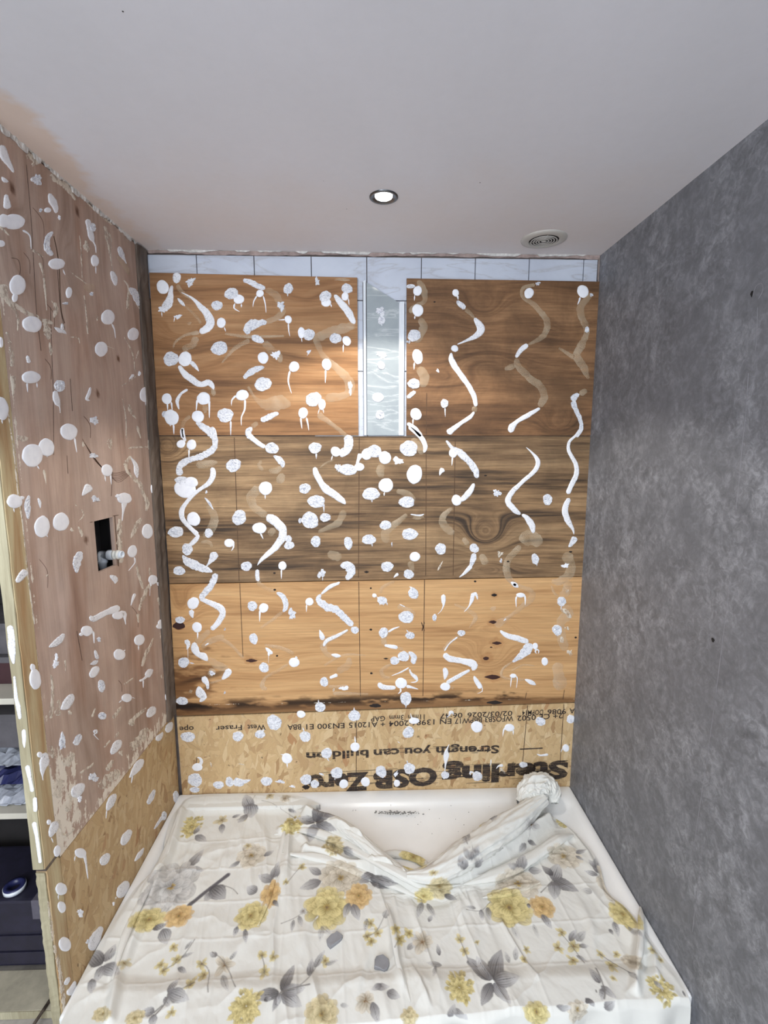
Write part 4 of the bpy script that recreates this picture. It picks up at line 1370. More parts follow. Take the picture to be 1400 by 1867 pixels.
strokes('L1', [
 ('w', (8, 180, 50), (30, 260, 64), (70, 330, 34), (100, 385, 10)), ('w', (12, 415, 10), (35, 445, 30), (62, 452, 6)), ('w', (42, 545, 24), (48, 600, 46), (52, 655, 60)), ('w', (362, 538, 18), (385, 590, 54), (408, 640, 42), (414, 685, 18)),
 ('r', (388, 820, 14), (352, 868, 38), (345, 940, 40), (385, 1000, 30)), ('w', (645, 728, 34), (660, 790, 40), (677, 865, 40), (690, 895, 12), (706, 930, 8), (710, 980, 3)), ('r', (880, 930, 20), (895, 985, 40), (920, 1030, 14), (935, 1058, 4)),
 ('w', (822, 1112, 20), (842, 1160, 46), (855, 1222, 14)), ('r', (950, 1240, 20), (985, 1262, 50), (1008, 1310, 50), (1035, 1370, 40)), ('c', (0, 1215, 90), (60, 1330, 50), (160, 1400, 30), (260, 1455, 30), (330, 1482, 34), (400, 1502, 8)), ('c', (330, 1490, 30), (350, 1550, 50), (360, 1620, 36)), ('c', (366, 1640, 10), (375, 1690, 26), (378, 1738, 16)),
 ('w', (400, 1528, 6), (440, 1552, 34), (470, 1562, 24), (490, 1580, 6)), ('w', (458, 1500, 16), (460, 1550, 24)), ('w', (200, 1738, 20), (215, 1795, 30)), ('c', (292, 1050, 24), (318, 1120, 18), (335, 1270, 14), (346, 1405, 4)), ('c', (588, 850, 8), (600, 960, 10), (608, 1165, 6)), ('c', (622, 1292, 8), (635, 1400, 10), (652, 1580, 12)),
 ('c', (400, 1345, 20), (415, 1400, 34), (395, 1470, 14)), ('c', (770, 780, 20), (800, 880, 40), (820, 1020, 10), (850, 1220, 8)), ('c', (915, 1180, 10), (950, 1240, 14), (940, 1400, 24)), ('c', (210, 930, 10), (260, 970, 20), (320, 1010, 8)), ('c', (520, 1120, 4), (640, 1205, 8)), ('c', (200, 230, 60), (290, 320, 40)), ('c', (370, 400, 40), (480, 480, 40), (560, 590, 12)),
 ('c', (600, 560, 10), (700, 660, 14), (830, 770, 14)), ('c', (60, 1330, 34), (130, 1450, 20), (130, 1560, 10)), ('c', (50, 1560, 20), (80, 1680, 24), (90, 1820, 34)), ('c', (0, 780, 20), (70, 850, 10)), ('c', (520, 1600, 6), (580, 1610, 10), (590, 1650, 4)), ('c', (380, 1330, 5), (430, 1400, 18)), ('c', (1010, 1340, 20), (1060, 1430, 12), (1100, 1470, 8)), ('c', (920, 1600, 6), (980, 1720, 10), (1000, 1860, 8)), ('c', (1025, 1700, 14), (1010, 1760, 10)), ('g', (870, 1000, 30), (935, 1090, 44), (950, 1140, 10)),
 ('g', (620, 1220, 40), (700, 1250, 90)), ('c', (770, 1660, 5), (850, 1690, 6)),
])
dabs('L1', [
 (270, 438, 32, 42, 'x'), (100, 748, 82, 58, 's', [(165, 810, 220, 850, 230, 950)]), (28, 742, 44, 50, 's'), (350, 662, 24, 20, 's'), (298, 662, 10, 12, 'x'), (435, 718, 8, 14, 'x'), (418, 1060, 60, 42, 's', [(465, 1100, 482, 1142)]), (682, 790, 20, 34, 'r'),
 (700, 1037, 28, 44, 's', [(708, 1075, 710, 1132)]), (637, 930, 18, 40, 'c'), (128, 1218, 60, 76, 's'), (108, 1310, 20, 34, 's'), (508, 1272, 22, 42, 's'), (482, 1352, 16, 10, 'x'), (235, 1507, 72, 60, 's'), (797, 1455, 50, 55, 's', [(825, 1500, 845, 1540, 855, 1610)]),
 (985, 1580, 42, 46, 's'), (748, 1690, 46, 56, 's'), (5, 1640, 14, 40, 's'), (0, 910, 34, 26, 's'), (675, 1282, 12, 12, 'x'), (720, 1462, 6, 14, 'c'), (245, 325, 10, 12, 'c'),
])
strokes('L2', [
 ('w', (405, 130, 30), (412, 180, 46), (425, 225, 40), (440, 250, 6), (445, 295, 3)), ('w', (668, 105, 14), (658, 150, 22), (640, 195, 20), (665, 205, 6)), ('c', (905, 190, 6), (930, 330, 10), (935, 490, 8)), ('c', (955, 230, 20), (970, 290, 30), (1010, 340, 4)), ('c', (1010, 390, 16), (1025, 430, 20), (1042, 485, 10)),
 ('w', (668, 830, 90), (635, 872, 50), (607, 908, 6)), ('w', (965, 620, 4), (1002, 680, 30), (1008, 730, 34), (1015, 778, 6)), ('c', (970, 615, 30), (930, 680, 26), (960, 750, 26), (1030, 820, 26), (1060, 890, 26), (1090, 960, 36), (1080, 1025, 14)), ('w', (920, 950, 50), (912, 1010, 18), (903, 1095, 5)),
 ('c', (1045, 1070, 24), (1000, 1150, 34), (968, 1225, 6)), ('c', (885, 1075, 30), (885, 1250, 44), (895, 1408, 30)), ('w', (145, 930, 40), (180, 918, 10)), ('r', (212, 905, 10), (198, 990, 46), (208, 1080, 14)), ('w', (280, 925, 10), (292, 960, 20), (298, 1000, 4)), ('c', (578, 1135, 16), (600, 1180, 22), (605, 1215, 14)),
 ('r', (598, 1320, 30), (570, 1395, 64), (565, 1480, 14)), ('w', (812, 1498, 14), (850, 1525, 44), (850, 1560, 6)), ('c', (1115, 1560, 34), (1060, 1660, 34), (1030, 1760, 14)), ('w', (1000, 1632, 22), (985, 1665, 18), (968, 1722, 4)), ('w', (668, 1795, 18), (690, 1820, 44), (780, 1775, 40), (840, 1755, 56), (885, 1730, 44)),
 ('w', (875, 1798, 60), (915, 1780, 40), (925, 1830, 10), (930, 1862, 4)), ('c', (325, 715, 16), (335, 770, 14), (342, 830, 3)), ('w', (120, 1550, 30), (150, 1510, 50), (195, 1460, 60)), ('c', (1105, 1440, 12), (1115, 1500, 22)), ('c', (1105, 460, 12), (1115, 530, 40), (1135, 640, 14), (1160, 800, 8)), ('c', (950, 560, 10), (1000, 550, 12), (1140, 548, 6)),
 ('c', (1150, 1060, 14), (1165, 1180, 40), (1195, 1300, 30), (1190, 1500, 34)), ('c', (1170, 1660, 30), (1200, 1730, 20)), ('c', (1020, 1780, 16), (1025, 1850, 14)), ('c', (90, 20, 50), (100, 90, 24), (95, 170, 8)), ('c', (120, 470, 30), (180, 490, 44), (210, 480, 10)), ('c', (555, 970, 14), (570, 985, 6)), ('c', (60, 300, 10), (100, 550, 12), (135, 900, 12), (165, 1100, 10), (200, 1450, 10), (240, 1750, 10), (255, 1860, 12)),
 ('c', (600, 1010, 12), (620, 1050, 10), (580, 1100, 8)), ('c', (1000, 1400, 8), (1040, 1540, 24), (1060, 1600, 10)), ('w', (990, 10, 24), (955, 48, 10)), ('c', (340, 1510, 12), (355, 1490, 8)), ('c', (1040, 0, 8), (900, 100, 10)),
])
dabs('L2', [
 (228, 32, 70, 46, 's', [(200, 70, 205, 142), (272, 70, 275, 108)]), (12, 262, 48, 88, 's', [(12, 340, 18, 375)]), (438, 95, 38, 44, 'r'), (695, 352, 25, 28, 'x'), (508, 435, 64, 60, 's', [(552, 480, 568, 588)]), (238, 610, 76, 86, 's', [(272, 680, 290, 712)]), (343, 550, 58, 66, 's', [(340, 600, 350, 622)]),
 (1075, 160, 42, 56, 's', [(1075, 210, 1088, 250, 1102, 298)]), (812, 520, 20, 28, 'c'), (690, 612, 26, 20, 'x'), (790, 720, 40, 45, 's', [(775, 755, 782, 802), (818, 750, 824, 825)]), (703, 932, 28, 20, 'x'), (1133, 855, 18, 44, 's'), (920, 928, 52, 42, 's'), (870, 912, 18, 12, 'x'),
 (1090, 1172, 40, 54, 's'), (310, 1138, 57, 80, 's', [(340, 1190, 352, 1215)]), (450, 1102, 60, 68, 's'), (105, 950, 56, 52, 's', [(100, 995, 105, 1030)]), (978, 1320, 34, 46, 's', [(990, 1360, 1000, 1400, 950, 1465)]), (1130, 1530, 33, 36, 's'), (1185, 1565, 22, 24, 'x'), (870, 1795, 40, 30, 's'), (1197, 1852, 30, 30, 's'), (615, 530, 9, 16, 'c'), (530, 1160, 10, 14, 'c'), (1115, 1550, 8, 30, 's', [(1112, 1560, 1108, 1650)]), (1030, 5, 10, 14, 'x'),
])
strokes('L3', [
 ('w', (366, 165, 8), (410, 140, 44), (455, 100, 46), (480, 62, 20)), ('w', (680, 45, 10), (700, 55, 14), (706, 135, 4)), ('w', (712, 185, 14), (725, 235, 26), (735, 255, 16)), ('r', (675, 295, 6), (710, 280, 34), (735, 262, 14)), ('w', (678, 392, 40), (708, 350, 64), (738, 310, 36)), ('w', (1098, 390, 46), (1125, 350, 48), (1150, 335, 12)), ('w', (1110, 375, 20), (1075, 405, 14), (1045, 420, 20)),
 ('w', (1075, 410, 10), (1075, 470, 4)), ('w', (455, 632, 16), (495, 600, 64), (530, 545, 58), (545, 515, 16)), ('w', (990, 540, 8), (1012, 550, 4)), ('w', (892, 582, 8), (915, 560, 14)), ('w', (1105, 690, 30), (1135, 650, 64), (1160, 610, 34)), ('w', (712, 815, 10), (705, 795, 12), (722, 788, 14), (725, 810, 10), (705, 820, 6), (740, 860, 3)),
 ('w', (835, 970, 20), (862, 925, 56), (893, 880, 52), (905, 860, 16)), ('r', (560, 900, 50), (590, 840, 44), (600, 815, 10)), ('w', (1168, 862, 16), (1190, 848, 44), (1215, 815, 20), (1218, 800, 5)), ('w', (1250, 805, 30), (1270, 765, 54), (1290, 725, 20)), ('w', (970, 1145, 6), (1005, 1100, 44), (1045, 1045, 60), (1075, 1005, 24)), ('w', (995, 1130, 12), (985, 1185, 4)),
 ('w', (802, 1392, 16), (825, 1340, 56), (852, 1290, 50), (868, 1265, 16)), ('w', (800, 1390, 8), (795, 1450, 4)), ('r', (1110, 1345, 24), (1140, 1280, 40), (1160, 1232, 12)), ('w', (342, 955, 26), (332, 1020, 72), (318, 1080, 40), (318, 1130, 10), (322, 1165, 3)), ('w', (535, 1280, 40), (570, 1255, 80), (605, 1215, 70), (632, 1190, 20)),
 ('c', (1150, 95, 12), (1095, 220, 26), (1065, 310, 16)), ('c', (970, 750, 60), (1020, 690, 34), (1100, 620, 14)), ('c', (985, 940, 40), (1040, 860, 70), (1110, 770, 20)), ('c', (740, 1220, 60), (800, 1170, 70), (900, 1090, 50)), ('c', (930, 445, 14), (1000, 395, 6)), ('c', (800, 1090, 34), (850, 1010, 30)), ('c', (380, 370, 16), (395, 500, 24), (380, 700, 24)), ('c', (440, 560, 30), (430, 680, 40)), ('c', (690, 690, 16), (715, 620, 12)), ('c', (780, 920, 12), (830, 860, 10)), ('c', (850, 700, 34), (910, 610, 14)), ('c', (865, 850, 26), (890, 800, 16)), ('c', (480, 1050, 80), (560, 960, 30)), ('c', (440, 1150, 90), (430, 1300, 50)),
 ('c', (600, 1110, 14), (680, 1060, 20), (700, 1030, 8)), ('c', (500, 1400, 60), (540, 1250, 30)), ('c', (490, 260, 16), (495, 350, 10)), ('c', (1240, 250, 30), (1250, 340, 20)), ('c', (380, 900, 30), (400, 1000, 26)), ('c', (1210, 370, 12), (1215, 400, 8)),
])
dabs('L3', [
 (650, 42, 42, 40, 's'), (606, 68, 13, 13, 's'), (740, 106, 13, 15, 'x'), (1045, 110, 38, 42, 's', [(1040, 145, 1040, 188)]), (895, 220, 44, 41, 's', [(925, 195, 942, 185)]), (1270, 165, 20, 20, 'x'), (415, 290, 20, 24, 'x'), (420, 240, 10, 24, 'x'), (262, 405, 42, 80, 's'), (243, 315, 18, 26, 's'), (760, 455, 26, 46, 'r'), (950, 545, 38, 32, 's'),
 (1260, 533, 22, 42, 's'), (765, 680, 28, 28, 'r'), (465, 870, 26, 46, 'x'), (1320, 1290, 20, 50, 'r'), (297, 972, 20, 22, 's'), (595, 1302, 14, 22, 'x'), (700, 1142, 32, 32, 'x'), (1230, 1430, 18, 34, 'r'), (910, 960, 14, 18, 'c'), (455, 900, 10, 30, 'x'), (1200, 8, 28, 20, 's'), (525, 655, 12, 16, 'c'),
])
strokes('L4', [
 ('w', (375, 192, 16), (392, 145, 54), (412, 100, 60), (428, 72, 24)), ('w', (385, 195, 10), (398, 232, 4)), ('w', (630, 315, 24), (645, 390, 14), (652, 450, 10), (660, 505, 4)), ('w', (762, 402, 40), (785, 360, 64), (818, 312, 32)), ('w', (915, 252, 34), (948, 190, 64), (982, 135, 36)), ('w', (1010, 372, 8), (1045, 325, 34), (1080, 270, 8)), ('r', (1155, 132, 8), (1190, 80, 22), (1240, 15, 24)),
 ('w', (885, 645, 44), (922, 585, 84), (958, 520, 36)), ('w', (872, 640, 6), (868, 655, 8)), ('w', (680, 1042, 50), (715, 960, 84), (762, 860, 30)), ('w', (500, 1370, 34), (540, 1340, 54), (562, 1270, 14)), ('w', (485, 1300, 30), (510, 1260, 34), (518, 1240, 10)), ('c', (360, 672, 14), (380, 800, 22), (405, 980, 24), (440, 1150, 28), (475, 1400, 30), (490, 1590, 30)), ('c', (440, 60, 20), (480, 180, 24), (560, 120, 20)),
])
dabs('L4', [
 (365, 78, 15, 20, 's'), (428, 295, 25, 44, 's'), (603, 310, 42, 38, 's', [(565, 330, 558, 370)]), (458, 580, 42, 48, 's', [(438, 615, 438, 660)]), (462, 715, 30, 44, 's'), (600, 760, 22, 25, 'x'), (485, 995, 46, 55, 's'), (655, 975, 10, 16, 'x'), (850, 690, 5, 16, 'x'),
])
# paint strips on the sawn end of the post
strokes('L3', [('w', (75, 0, 44), (88, 100, 50), (92, 200, 50), (105, 290, 14)), ('w', (108, 380, 14), (122, 540, 26), (140, 620, 32), (152, 705, 20)), ('w', (180, 780, 30), (182, 860, 26), (185, 920, 8)), ('w', (205, 1050, 40), (225, 1150, 26), (245, 1250, 26)), ('w', (262, 1290, 30), (268, 1400, 30))], plane=ENDF, parent=edge)
strokes('L4', [('w', (255, 75, 36), (275, 170, 26), (290, 280, 24), (305, 385, 24))], plane=ENDF, parent=edge)

# knots, pits and pencil lines on the back wall
def flat_blob(name, frame, cx, cy, rx, ry, mat, pointed=0.0, left=False, seed=0):
    ox, oy, s = FR[frame]
    pl = LEFT if left else BACK
    r = random.Random(seed+int(cx*7+cy))
    cx, cy, rx, ry = ox+cx/s, oy+cy/s, rx/s, ry/s
    V, F = [], []
    out = []
    for i in range(18):
        a = 2*math.pi*i/18
        k = 1+r.uniform(-.12, .12)
        kx = k*(1+pointed*abs(math.cos(a))**6)
        out.append(pl.at(cx+rx*kx*math.cos(a), cy+ry*k*math.sin(a)))
    c = pl.at(cx, cy)
    add_dome(V, F, out, c, pl, .0006, 's', r)
    obj(name, V, F, mat, which(cx, cy, left))


for f, x, y, rx, ry, m, pt in (('c2', 803, 150, 14, 9, 'black_hole', .3), ('c2', 795, 314, 17, 10, 'hole', .5), ('c2', 820, 442, 20, 10, 'hole', .5), ('c2', 753, 535, 17, 11, 'hole', .1), ('c2', 795, 648, 26, 15, 'hole', 1.0),
                               ('c2', 805, 803, 28, 12, 'black_hole', .8), ('c1', 582, 606, 20, 13, 'hole', 1.0), ('c1', 95, 372, 36, 26, 'hole', .3), ('c2', 687, 67, 8, 6, 'black_hole', 0), ('c2', 53, 108, 6, 5, 'black_hole', 0),
                               ('c2', 53, 360, 8, 6, 'black_hole', 0), ('c2', 57, 625, 8, 6, 'black_hole', 0), ('c2', 145, 536, 9, 5, 'black_hole', .8), ('c2', 1298, 408, 7, 6, 'black_hole', 0), ('c2', 785, 467, 8, 4, 'hole', 0),
                               ('c1', 740, 130, 9, 7, 'black_hole', 0), ('c1', 755, 574, 8, 6, 'black_hole', 0), ('c1', 738, 18, 9, 6, 'black_hole', 0), ('c8', 25, 800, 9, 6, 'black_hole', .5), ('c8', 1157, 688, 9, 5, 'black_hole', 0), ('c8', 685, 265, 8, 4, 'black_hole', 0),
                               ('c8', 810, 742, 8, 5, 'black_hole', 0), ('c6', 402, 336, 6, 4, 'black_hole', 0), ('c2', 82, 822, 30, 12, 'black_hole', .2), ('c3', 913, 608, 22, 16, 'black_hole', .2)):
    flat_blob('knot', f, x, y, rx, ry, m, pt)


def thin_line(pts, wpx, mat='pencil', name='pencil_line', parent=None, left=False):
    pl = LEFT if left else BACK
    V, F = [], []
    r = random.Random(int(pts[0][0]*13))
    add_stroke(V, F, [(x, y, wpx) for x, y in pts], pl, 0.0003, 'g', r)
    m = pts[len(pts)//2]
    obj(name, V, F, mat, parent or which(m[0], m[1], left))


for a, b in (((427, 797), (436, 1060)), ((437, 1063), (443, 1198)), ((655, 797), (653.5, 1054)), ((654, 1060), (657, 1270)), ((777, 797), (776, 1050)), ((774, 1056), (771, 1270)), ((830, 797), (826, 1050)), ((778, 716), (777, 793)),
             ((960, 1262), (957, 1276)), ((962, 1285), (952, 1398)), ((1029, 1257), (1026, 1276)), ((1028, 1283), (1021, 1392)), ((650, 1304), (649, 1446)), ((605, 938), (668, 937)), ((358, 1380), (358, 1395))):
    thin_line([a, b], 1.3)
thin_line([(768, 1134), (774, 1151)], 1.8)
thin_line([(774, 1134), (769, 1151)], 1.8)
thin_line([(947, 1366), (990, 1364)], 2.2, 'ink_fine', 'black_dash')
# seams' dark drip on the left wall: cut lines round the hole
thin_line([(163, 952.5), (170, 951.5)], 1.2, left=True)
thin_line([(205, 941), (217, 939)], 1.2, left=True)
thin_line([(209, 940), (216, 1033)], 1.6, left=True)
thin_line([(98, 430), (107, 480), (111, 560), (118, 590)], 1.6, left=True)

MAT['scratch_brown'] = simple('brown_scratch', (112, 84, 70), 0.8)
MAT['scratch_dark'] = simple('dark_crack', (84, 62, 52), 0.8)
r = random.Random(31)
for i in range(7):   # arcs swept by a scraper around the hole
    k = i*7
    thin_line([(150+k*.6, 800+k), (175+k*.7, 842+k*.7), (205+k*.3, 862+k*.4), (238, 856+k*.2)], .9, 'scratch_brown', 'scratch', left=True)
for i in range(9):
    x, y = r.uniform(40, 250), r.uniform(360, 1250)
    L = r.uniform(20, 70)
    thin_line([(x, y), (x+L*.28, y+L*.4), (x+L*.3, y+L)], r.uniform(.7, 1.1), 'scratch_brown', 'scratch', left=True)
for p in ([(104, 480), (110, 560), (118, 600)], [(92, 560), (95, 660), (97, 720), (98, 830)], [(128, 690), (132, 750)], [(48, 300), (58, 420), (66, 560), (75, 640)], [(122, 830), (124, 864)], [(205, 860), (203, 905)], [(140, 1150), (150, 1205)], [(20, 470), (34, 475), (36, 500), (20, 520)]):
    thin_line(p, 1.0, 'scratch_dark', 'crack', left=True)

# ------------------------------------------------------------------ upside-down print on the strand board


def printed(txt, right, left, cap_px, mat, off, name, yscale=1.0, bold=0.0, shift=0.0):
    """text running from pixel `right` (its start) to pixel `left` (its end), turned upside down; the two points are on its baseline"""
    cu = bpy.data.curves.new(name, 'FONT')
    cu.body = txt
    cu.size = 1
    cu.offset = bold
    cu.resolution_u = 3
    o = bpy.data.objects.new('tmp', cu)
    COL.objects.link(o)
    bpy.context.view_layer.update()
    dg = bpy.context.evaluated_depsgraph_get()
    me = bpy.data.meshes.new_from_object(o.evaluated_get(dg))
    bpy.data.objects.remove(o)
    co = np.zeros(len(me.vertices)*3)
    me.vertices.foreach_get('co', co)
    co = co.reshape(-1, 3)
    x0, x1 = co[:, 0].min(), co[:, 0].max()
    A, B = BACK.at(*right, off), BACK.at(*left, off)
    mid = ((right[0]+left[0])/2, (right[1]+left[1])/2)
    cap = (BACK.at(mid[0], mid[1]+cap_px)-BACK.at(*mid)).length/0.70
    out = np.zeros_like(co)
    t = (co[:, 0]-x0)/(x1-x0)
    ex = np.array(B-A)
    for k in range(3):
        out[:, k] = A[k]+ex[k]*t
    out[:, 2] -= co[:, 1]*cap*yscale
    me.vertices.foreach_set('co', out.ravel())
    me.materials.clear()
    me.materials.append(MAT[mat])
    for p in me.polygons:
        p.material_index = 0
    me.name = name
    o = bpy.data.objects.new(name, me)
    COL.objects.link(o)
    o.parent = panels['OSB']
    return o


P1 = 0.0009
seg = [('2+ CE 0502', (1026, 1302), (943, 1307)), ('WFOSB3 BBPW17', (936, 1307), (829, 1312)), ('EN 13986:2004', (823, 1312), (709, 1317)), ('+ A12015', (702, 1317.5), (636, 1319.5)), ('EN300 E1', (628, 1320), (558, 1322.5)),
       ('BBA', (549, 1322.5), (524, 1323.5)), ('West', (484, 1323), (451, 1323.5)), ('Fraser', (441, 1323.5), (393, 1326)), ('ope', (353, 1326), (327, 1327))]
for s, a, b in seg:
    printed(s, (a[0], a[1]-2.0), (b[0], b[1]-2.0), 9.5, 'ink_fine', P1, 'printed_text', bold=0.012)
seg = [('A', (1048, 1294), (1038, 1294)), ('9086', (1032, 1295), (998, 1296.5)), ('DOPM14', (990, 1296.5), (952, 1298)), ('02/03/2026', (934, 1298.5), (852, 1302)), ('06:47', (843, 1302), (802, 1304)), ('11mm', (774, 1305), (744, 1306)), ('3mm', (736, 1306), (710, 1307)), ('GAP', (702, 1308), (676, 1309))]
for s, a, b in seg:
    printed(s, (a[0], a[1]-2.6), (b[0], b[1]-2.6), 9.0, 'ink_fine', P1, 'printed_text', bold=0.012)
for s, a, b in (('Strength', (910, 1359), (795, 1362.5)), ('you', (786, 1363), (738, 1364.5)), ('can', (728, 1365), (681, 1367)), ('build', (672, 1367), (606, 1370)), ('on', (598, 1371), (558, 1372.5))):
    printed(s, a, b, 14, 'ink', P1, 'printed_text', bold=0.03)
for s, a, b in (('Sterling', (1036, 1388), (806, 1400)), ('OSB', (797, 1400), (680, 1408)), ('Zero', (672, 1409), (560, 1415))):
    printed(s, a, b, 30, 'ink', P1, 'printed_text', bold=0.05)

# streaks dragged along the print by the roller
r = random.Random(5)
V, F = [], []
for a, b, y0, y1, n, dn in (((1040, 1384), (560, 1410), 0, 34, 34, 1), ((910, 1357), (558, 1370.5), 0, 15, 14, 1)):
    for i in range(n):
        f0 = r.uniform(0, .95)
        f1 = min(1, f0+r.uniform(.03, .22))
        yy = r.uniform(0, 1)**1.6*(y1-y0)
        p = (a[0]+(b[0]-a[0])*f0, a[1]+(b[1]-a[1])*f0+yy)
        q = (a[0]+(b[0]-a[0])*f1, a[1]+(b[1]-a[1])*f1+yy)
        w = r.uniform(.35, 1.0)
        add_stroke(V, F, [(p[0], p[1], w), ((p[0]+q[0])/2, (p[1]+q[1])/2, w*.9), (q[0], q[1], w*.6)], BACK, .0012, 'g', r)
obj('ink_streaks', V, F, 'ink_fine', panels['OSB'], kind='stuff')

# ------------------------------------------------------------------ panel strip between the plywood boards
c0 = BACK.at(695, 660)
strip = thing('shower_panel_strip', 'narrow glossy grey marbled panel offcut with white edge trims between the two upper plywood boards', 'panel', (c0.x, YB, BACK.at(695, 793).z))
YS = YB+0.001
pa, pb, pc, pd = [BACK.at(*p) for p in ((668.5, 515), (729, 553), (729.5, 793.5), (669.5, 793.5))]
bm = bmesh.new()
fr = [bm.verts.new((p.x, YS, p.z)) for p in (pa, pb, pc, pd)]
bk = [bm.verts.new((p.x, YS+.008, p.z)) for p in (pa, pb, pc, pd)]
bm.faces.new(fr)
bm.faces.new(bk[::-1])
for i in range(4):
    bm.faces.new((fr[i], fr[(i+1) % 4], bk[(i+1) % 4], bk[i]))
bmobj('marbled_panel', bm, 'strip', strip, label='glossy grey marbled panel, cut on a slant at the top')
for x0, x1, yt in ((662, 668.2, 513), (727.5, 736, 552)):
    a, b = BACK.at(x0, yt), BACK.at(x1, 793.5)
    bm = bmesh.new()
    prof = [(a.x, .010), (a.x, -.001), (a.x+.0015, -.0035), (a.x+(b.x-a.x)*.35, -.004), (a.x+(b.x-a.x)*.42, -.0015), (a.x+(b.x-a.x)*.6, -.0015), (a.x+(b.x-a.x)*.66, -.004), (b.x-.0012, -.004), (b.x, -.002), (b.x, .010)]
    for z in (b.z, a.z):
        pass
    r1 = [bm.verts.new((x, YS+y, b.z)) for x, y in prof]
    r2 = [bm.verts.new((x, YS+y, a.z+(0.004 if x > a.x+.005 else 0))) for x, y in prof]
    n = len(prof)
    for i in range(n):
        bm.faces.new((r1[i], r1[(i+1) % n], r2[(i+1) % n], r2[i]))
    bm.faces.new(r1)
    bm.faces.new(r2)
    bmobj('edge_trim', bm, 'trim', strip)
    box('trim_shadow_gap', (min(a.x, b.x)-.0022, YS+.004, b.z), (max(a.x, b.x)+.0022, YS+.0102, a.z-.002), 'chrome', strip)
SP = Plane(1, YS, (0, -1, 0))
n0 = len(bpy.data.objects)
dabs('c6', [(103, 390, 25, 23, 'x'), (108, 438, 21, 24, 'r', [(108, 458, 110, 470)]), (110, 632, 25, 19, 'x'), (106, 688, 21, 24, 'r'), (88, 866, 33, 26, 's'), (100, 963, 25, 26, 'r')], plane=SP, parent=strip)
for o in strip.children:
    if o.name.startswith('adhesive'):
        o.location = -Vector(strip.location)

# ------------------------------------------------------------------ downlight
lc = CEIL.at(699.5, 359)
dl = thing('downlight', 'lit round recessed downlight with dark metal rim in the ceiling', 'light', lc)
lathe('bezel', [(.0435, 0), (.0435, .0022), (.040, .0040), (.0365, .0042), (.035, .0032), (.0255, .0016), (.025, -.002), (.0435, -.002)], lc, (0, 0, -1), 'chrome', dl, label='dark brushed metal rim')
lathe('lens', [(.0, .0030), (.014, .0030), (.0225, .0024), (.0248, .0012), (.0248, -.001)], lc, (0, 0, -1), 'lamp', dl, label='glowing lamp face')
sl = bpy.data.lights.new('downlight_beam', 'SPOT')
sl.energy = 24
sl.spot_size = math.radians(112)
sl.spot_blend = 0.22
sl.shadow_soft_size = 0.025
sl.color = (1.0, 0.94, 0.84)
slo = bpy.data.objects.new('downlight_beam', sl)
COL.objects.link(slo)
slo.parent = dl
slo.location = (0, 0, -.012)

# ------------------------------------------------------------------ extractor vent
vc = CEIL.at(991.5, 436)
vt = thing('extractor_vent', 'round off-white extractor vent with concentric rings in the ceiling near the right wall', 'vent', vc)
lathe('flange', [(.055, .0075), (.058, .0085), (.072, .0055), (.080, .0025), (.081, 0), (.0525, 0), (.0525, .0065), (.055, .0075)], vc, (0, 0, -1), 'vent_white', vt, n=56)
lathe('vent_throat', [(.053, .0005), (0, .0005)], vc, (0, 0, -1), 'dark', vt, label='dark duct behind the rings')
for r0 in (.0455, .0362, .0269, .0176):
    lathe('grille_ring', [(r0+.0021, .0072), (r0+.0021, .0086), (r0, .0092), (r0-.0021, .0086), (r0-.0021, .0072), (r0+.0021, .0072)], vc, (0, 0, -1), 'vent_white', vt, n=48)
lathe('grille_hub', [(0, .0092), (.007, .0092), (.009, .0086), (.009, .0072), (0, .0072)], vc, (0, 0, -1), 'vent_white', vt, n=32)
for k in range(3):
    a = k*math.pi*2/3+0.5
    tube('grille_spoke', [vc+Vector((math.cos(a)*q, math.sin(a)*q, -.0035)) for q in (.006, .054)], .0012, 'vent_white', vt, n=6)

# small ceiling marks and right wall details
for px, py, s in ((224, 21, 1.5), (875, 333, 1.6), (632, 381, 1.2), (590, 330, .8)):
    c = CEIL.at(px, py)
    lathe('plaster_pit', [(.0011*s, 0), (.0009*s, .0003), (0, .0003)], c, (0, 0, -1), 'black_hole', bpy.data.objects['ceiling'], n=10)
c = RIGHT.at(1300, 1167)
bm = bmesh.new()
h = []
for i in range(14):
    a = 2*math.pi*i/14
    h.append(bm.verts.new((XR-.0006, c.y+.006*math.cos(a)*(1+.2*math.sin(3*a)), c.z+.006*math.sin(a))))
bm.faces.new(h)
bmobj('screw_hole', bm, 'dark', wr)
c = RIGHT.at(1371, 536)
bm = bmesh.new()
h = [bm.verts.new((XR-.0006, c.y+.005*math.cos(a)*(.6 if a > 3 else 1), c.z+.0075*math.sin(a))) for a in [2*math.pi*i/12 for i in range(12)]]
bm.faces.new(h)
bmobj('screw_hole', bm, 'dark', wr)
MAT['scratch'] = simple('pale_scratch', (140, 139, 145), 0.6)


def rline(pts, w, mat):
    V, F = [], []
    r = random.Random(3)
    add_stroke(V, F, [(x, y, w) for x, y in pts], RIGHT, .0006, 'c', r)
    obj('scratch', V, F, mat, wr)


rline([(1381, 560), (1379, 600), (1377, 640)], 1.2, 'scratch')
rline([(1364, 680), (1358, 760), (1350, 840), (1341, 930)], 1.3, 'scratch')
rline([(1372, 540), (1378, 522), (1388, 517), (1390, 530), (1382, 545)], 1.3, 'scratch')
rline([(1330, 1060), (1300, 1300), (1262, 1560)], 1.2, 'scratch')
rline([(1280, 1540), (1262, 1700)], 1.2, 'scratch')

# ------------------------------------------------------------------ shower tray
TYF = 1.145
tray = thing('shower_tray', 'white acrylic shower tray under the floral sheet, bare at the back and right edges', 'shower tray', (0.03, 1.6, 0))
bm = bmesh.new()
x0, x1, y0, y1 = XL+.0005, XR-.001, TYF, YB-.0005


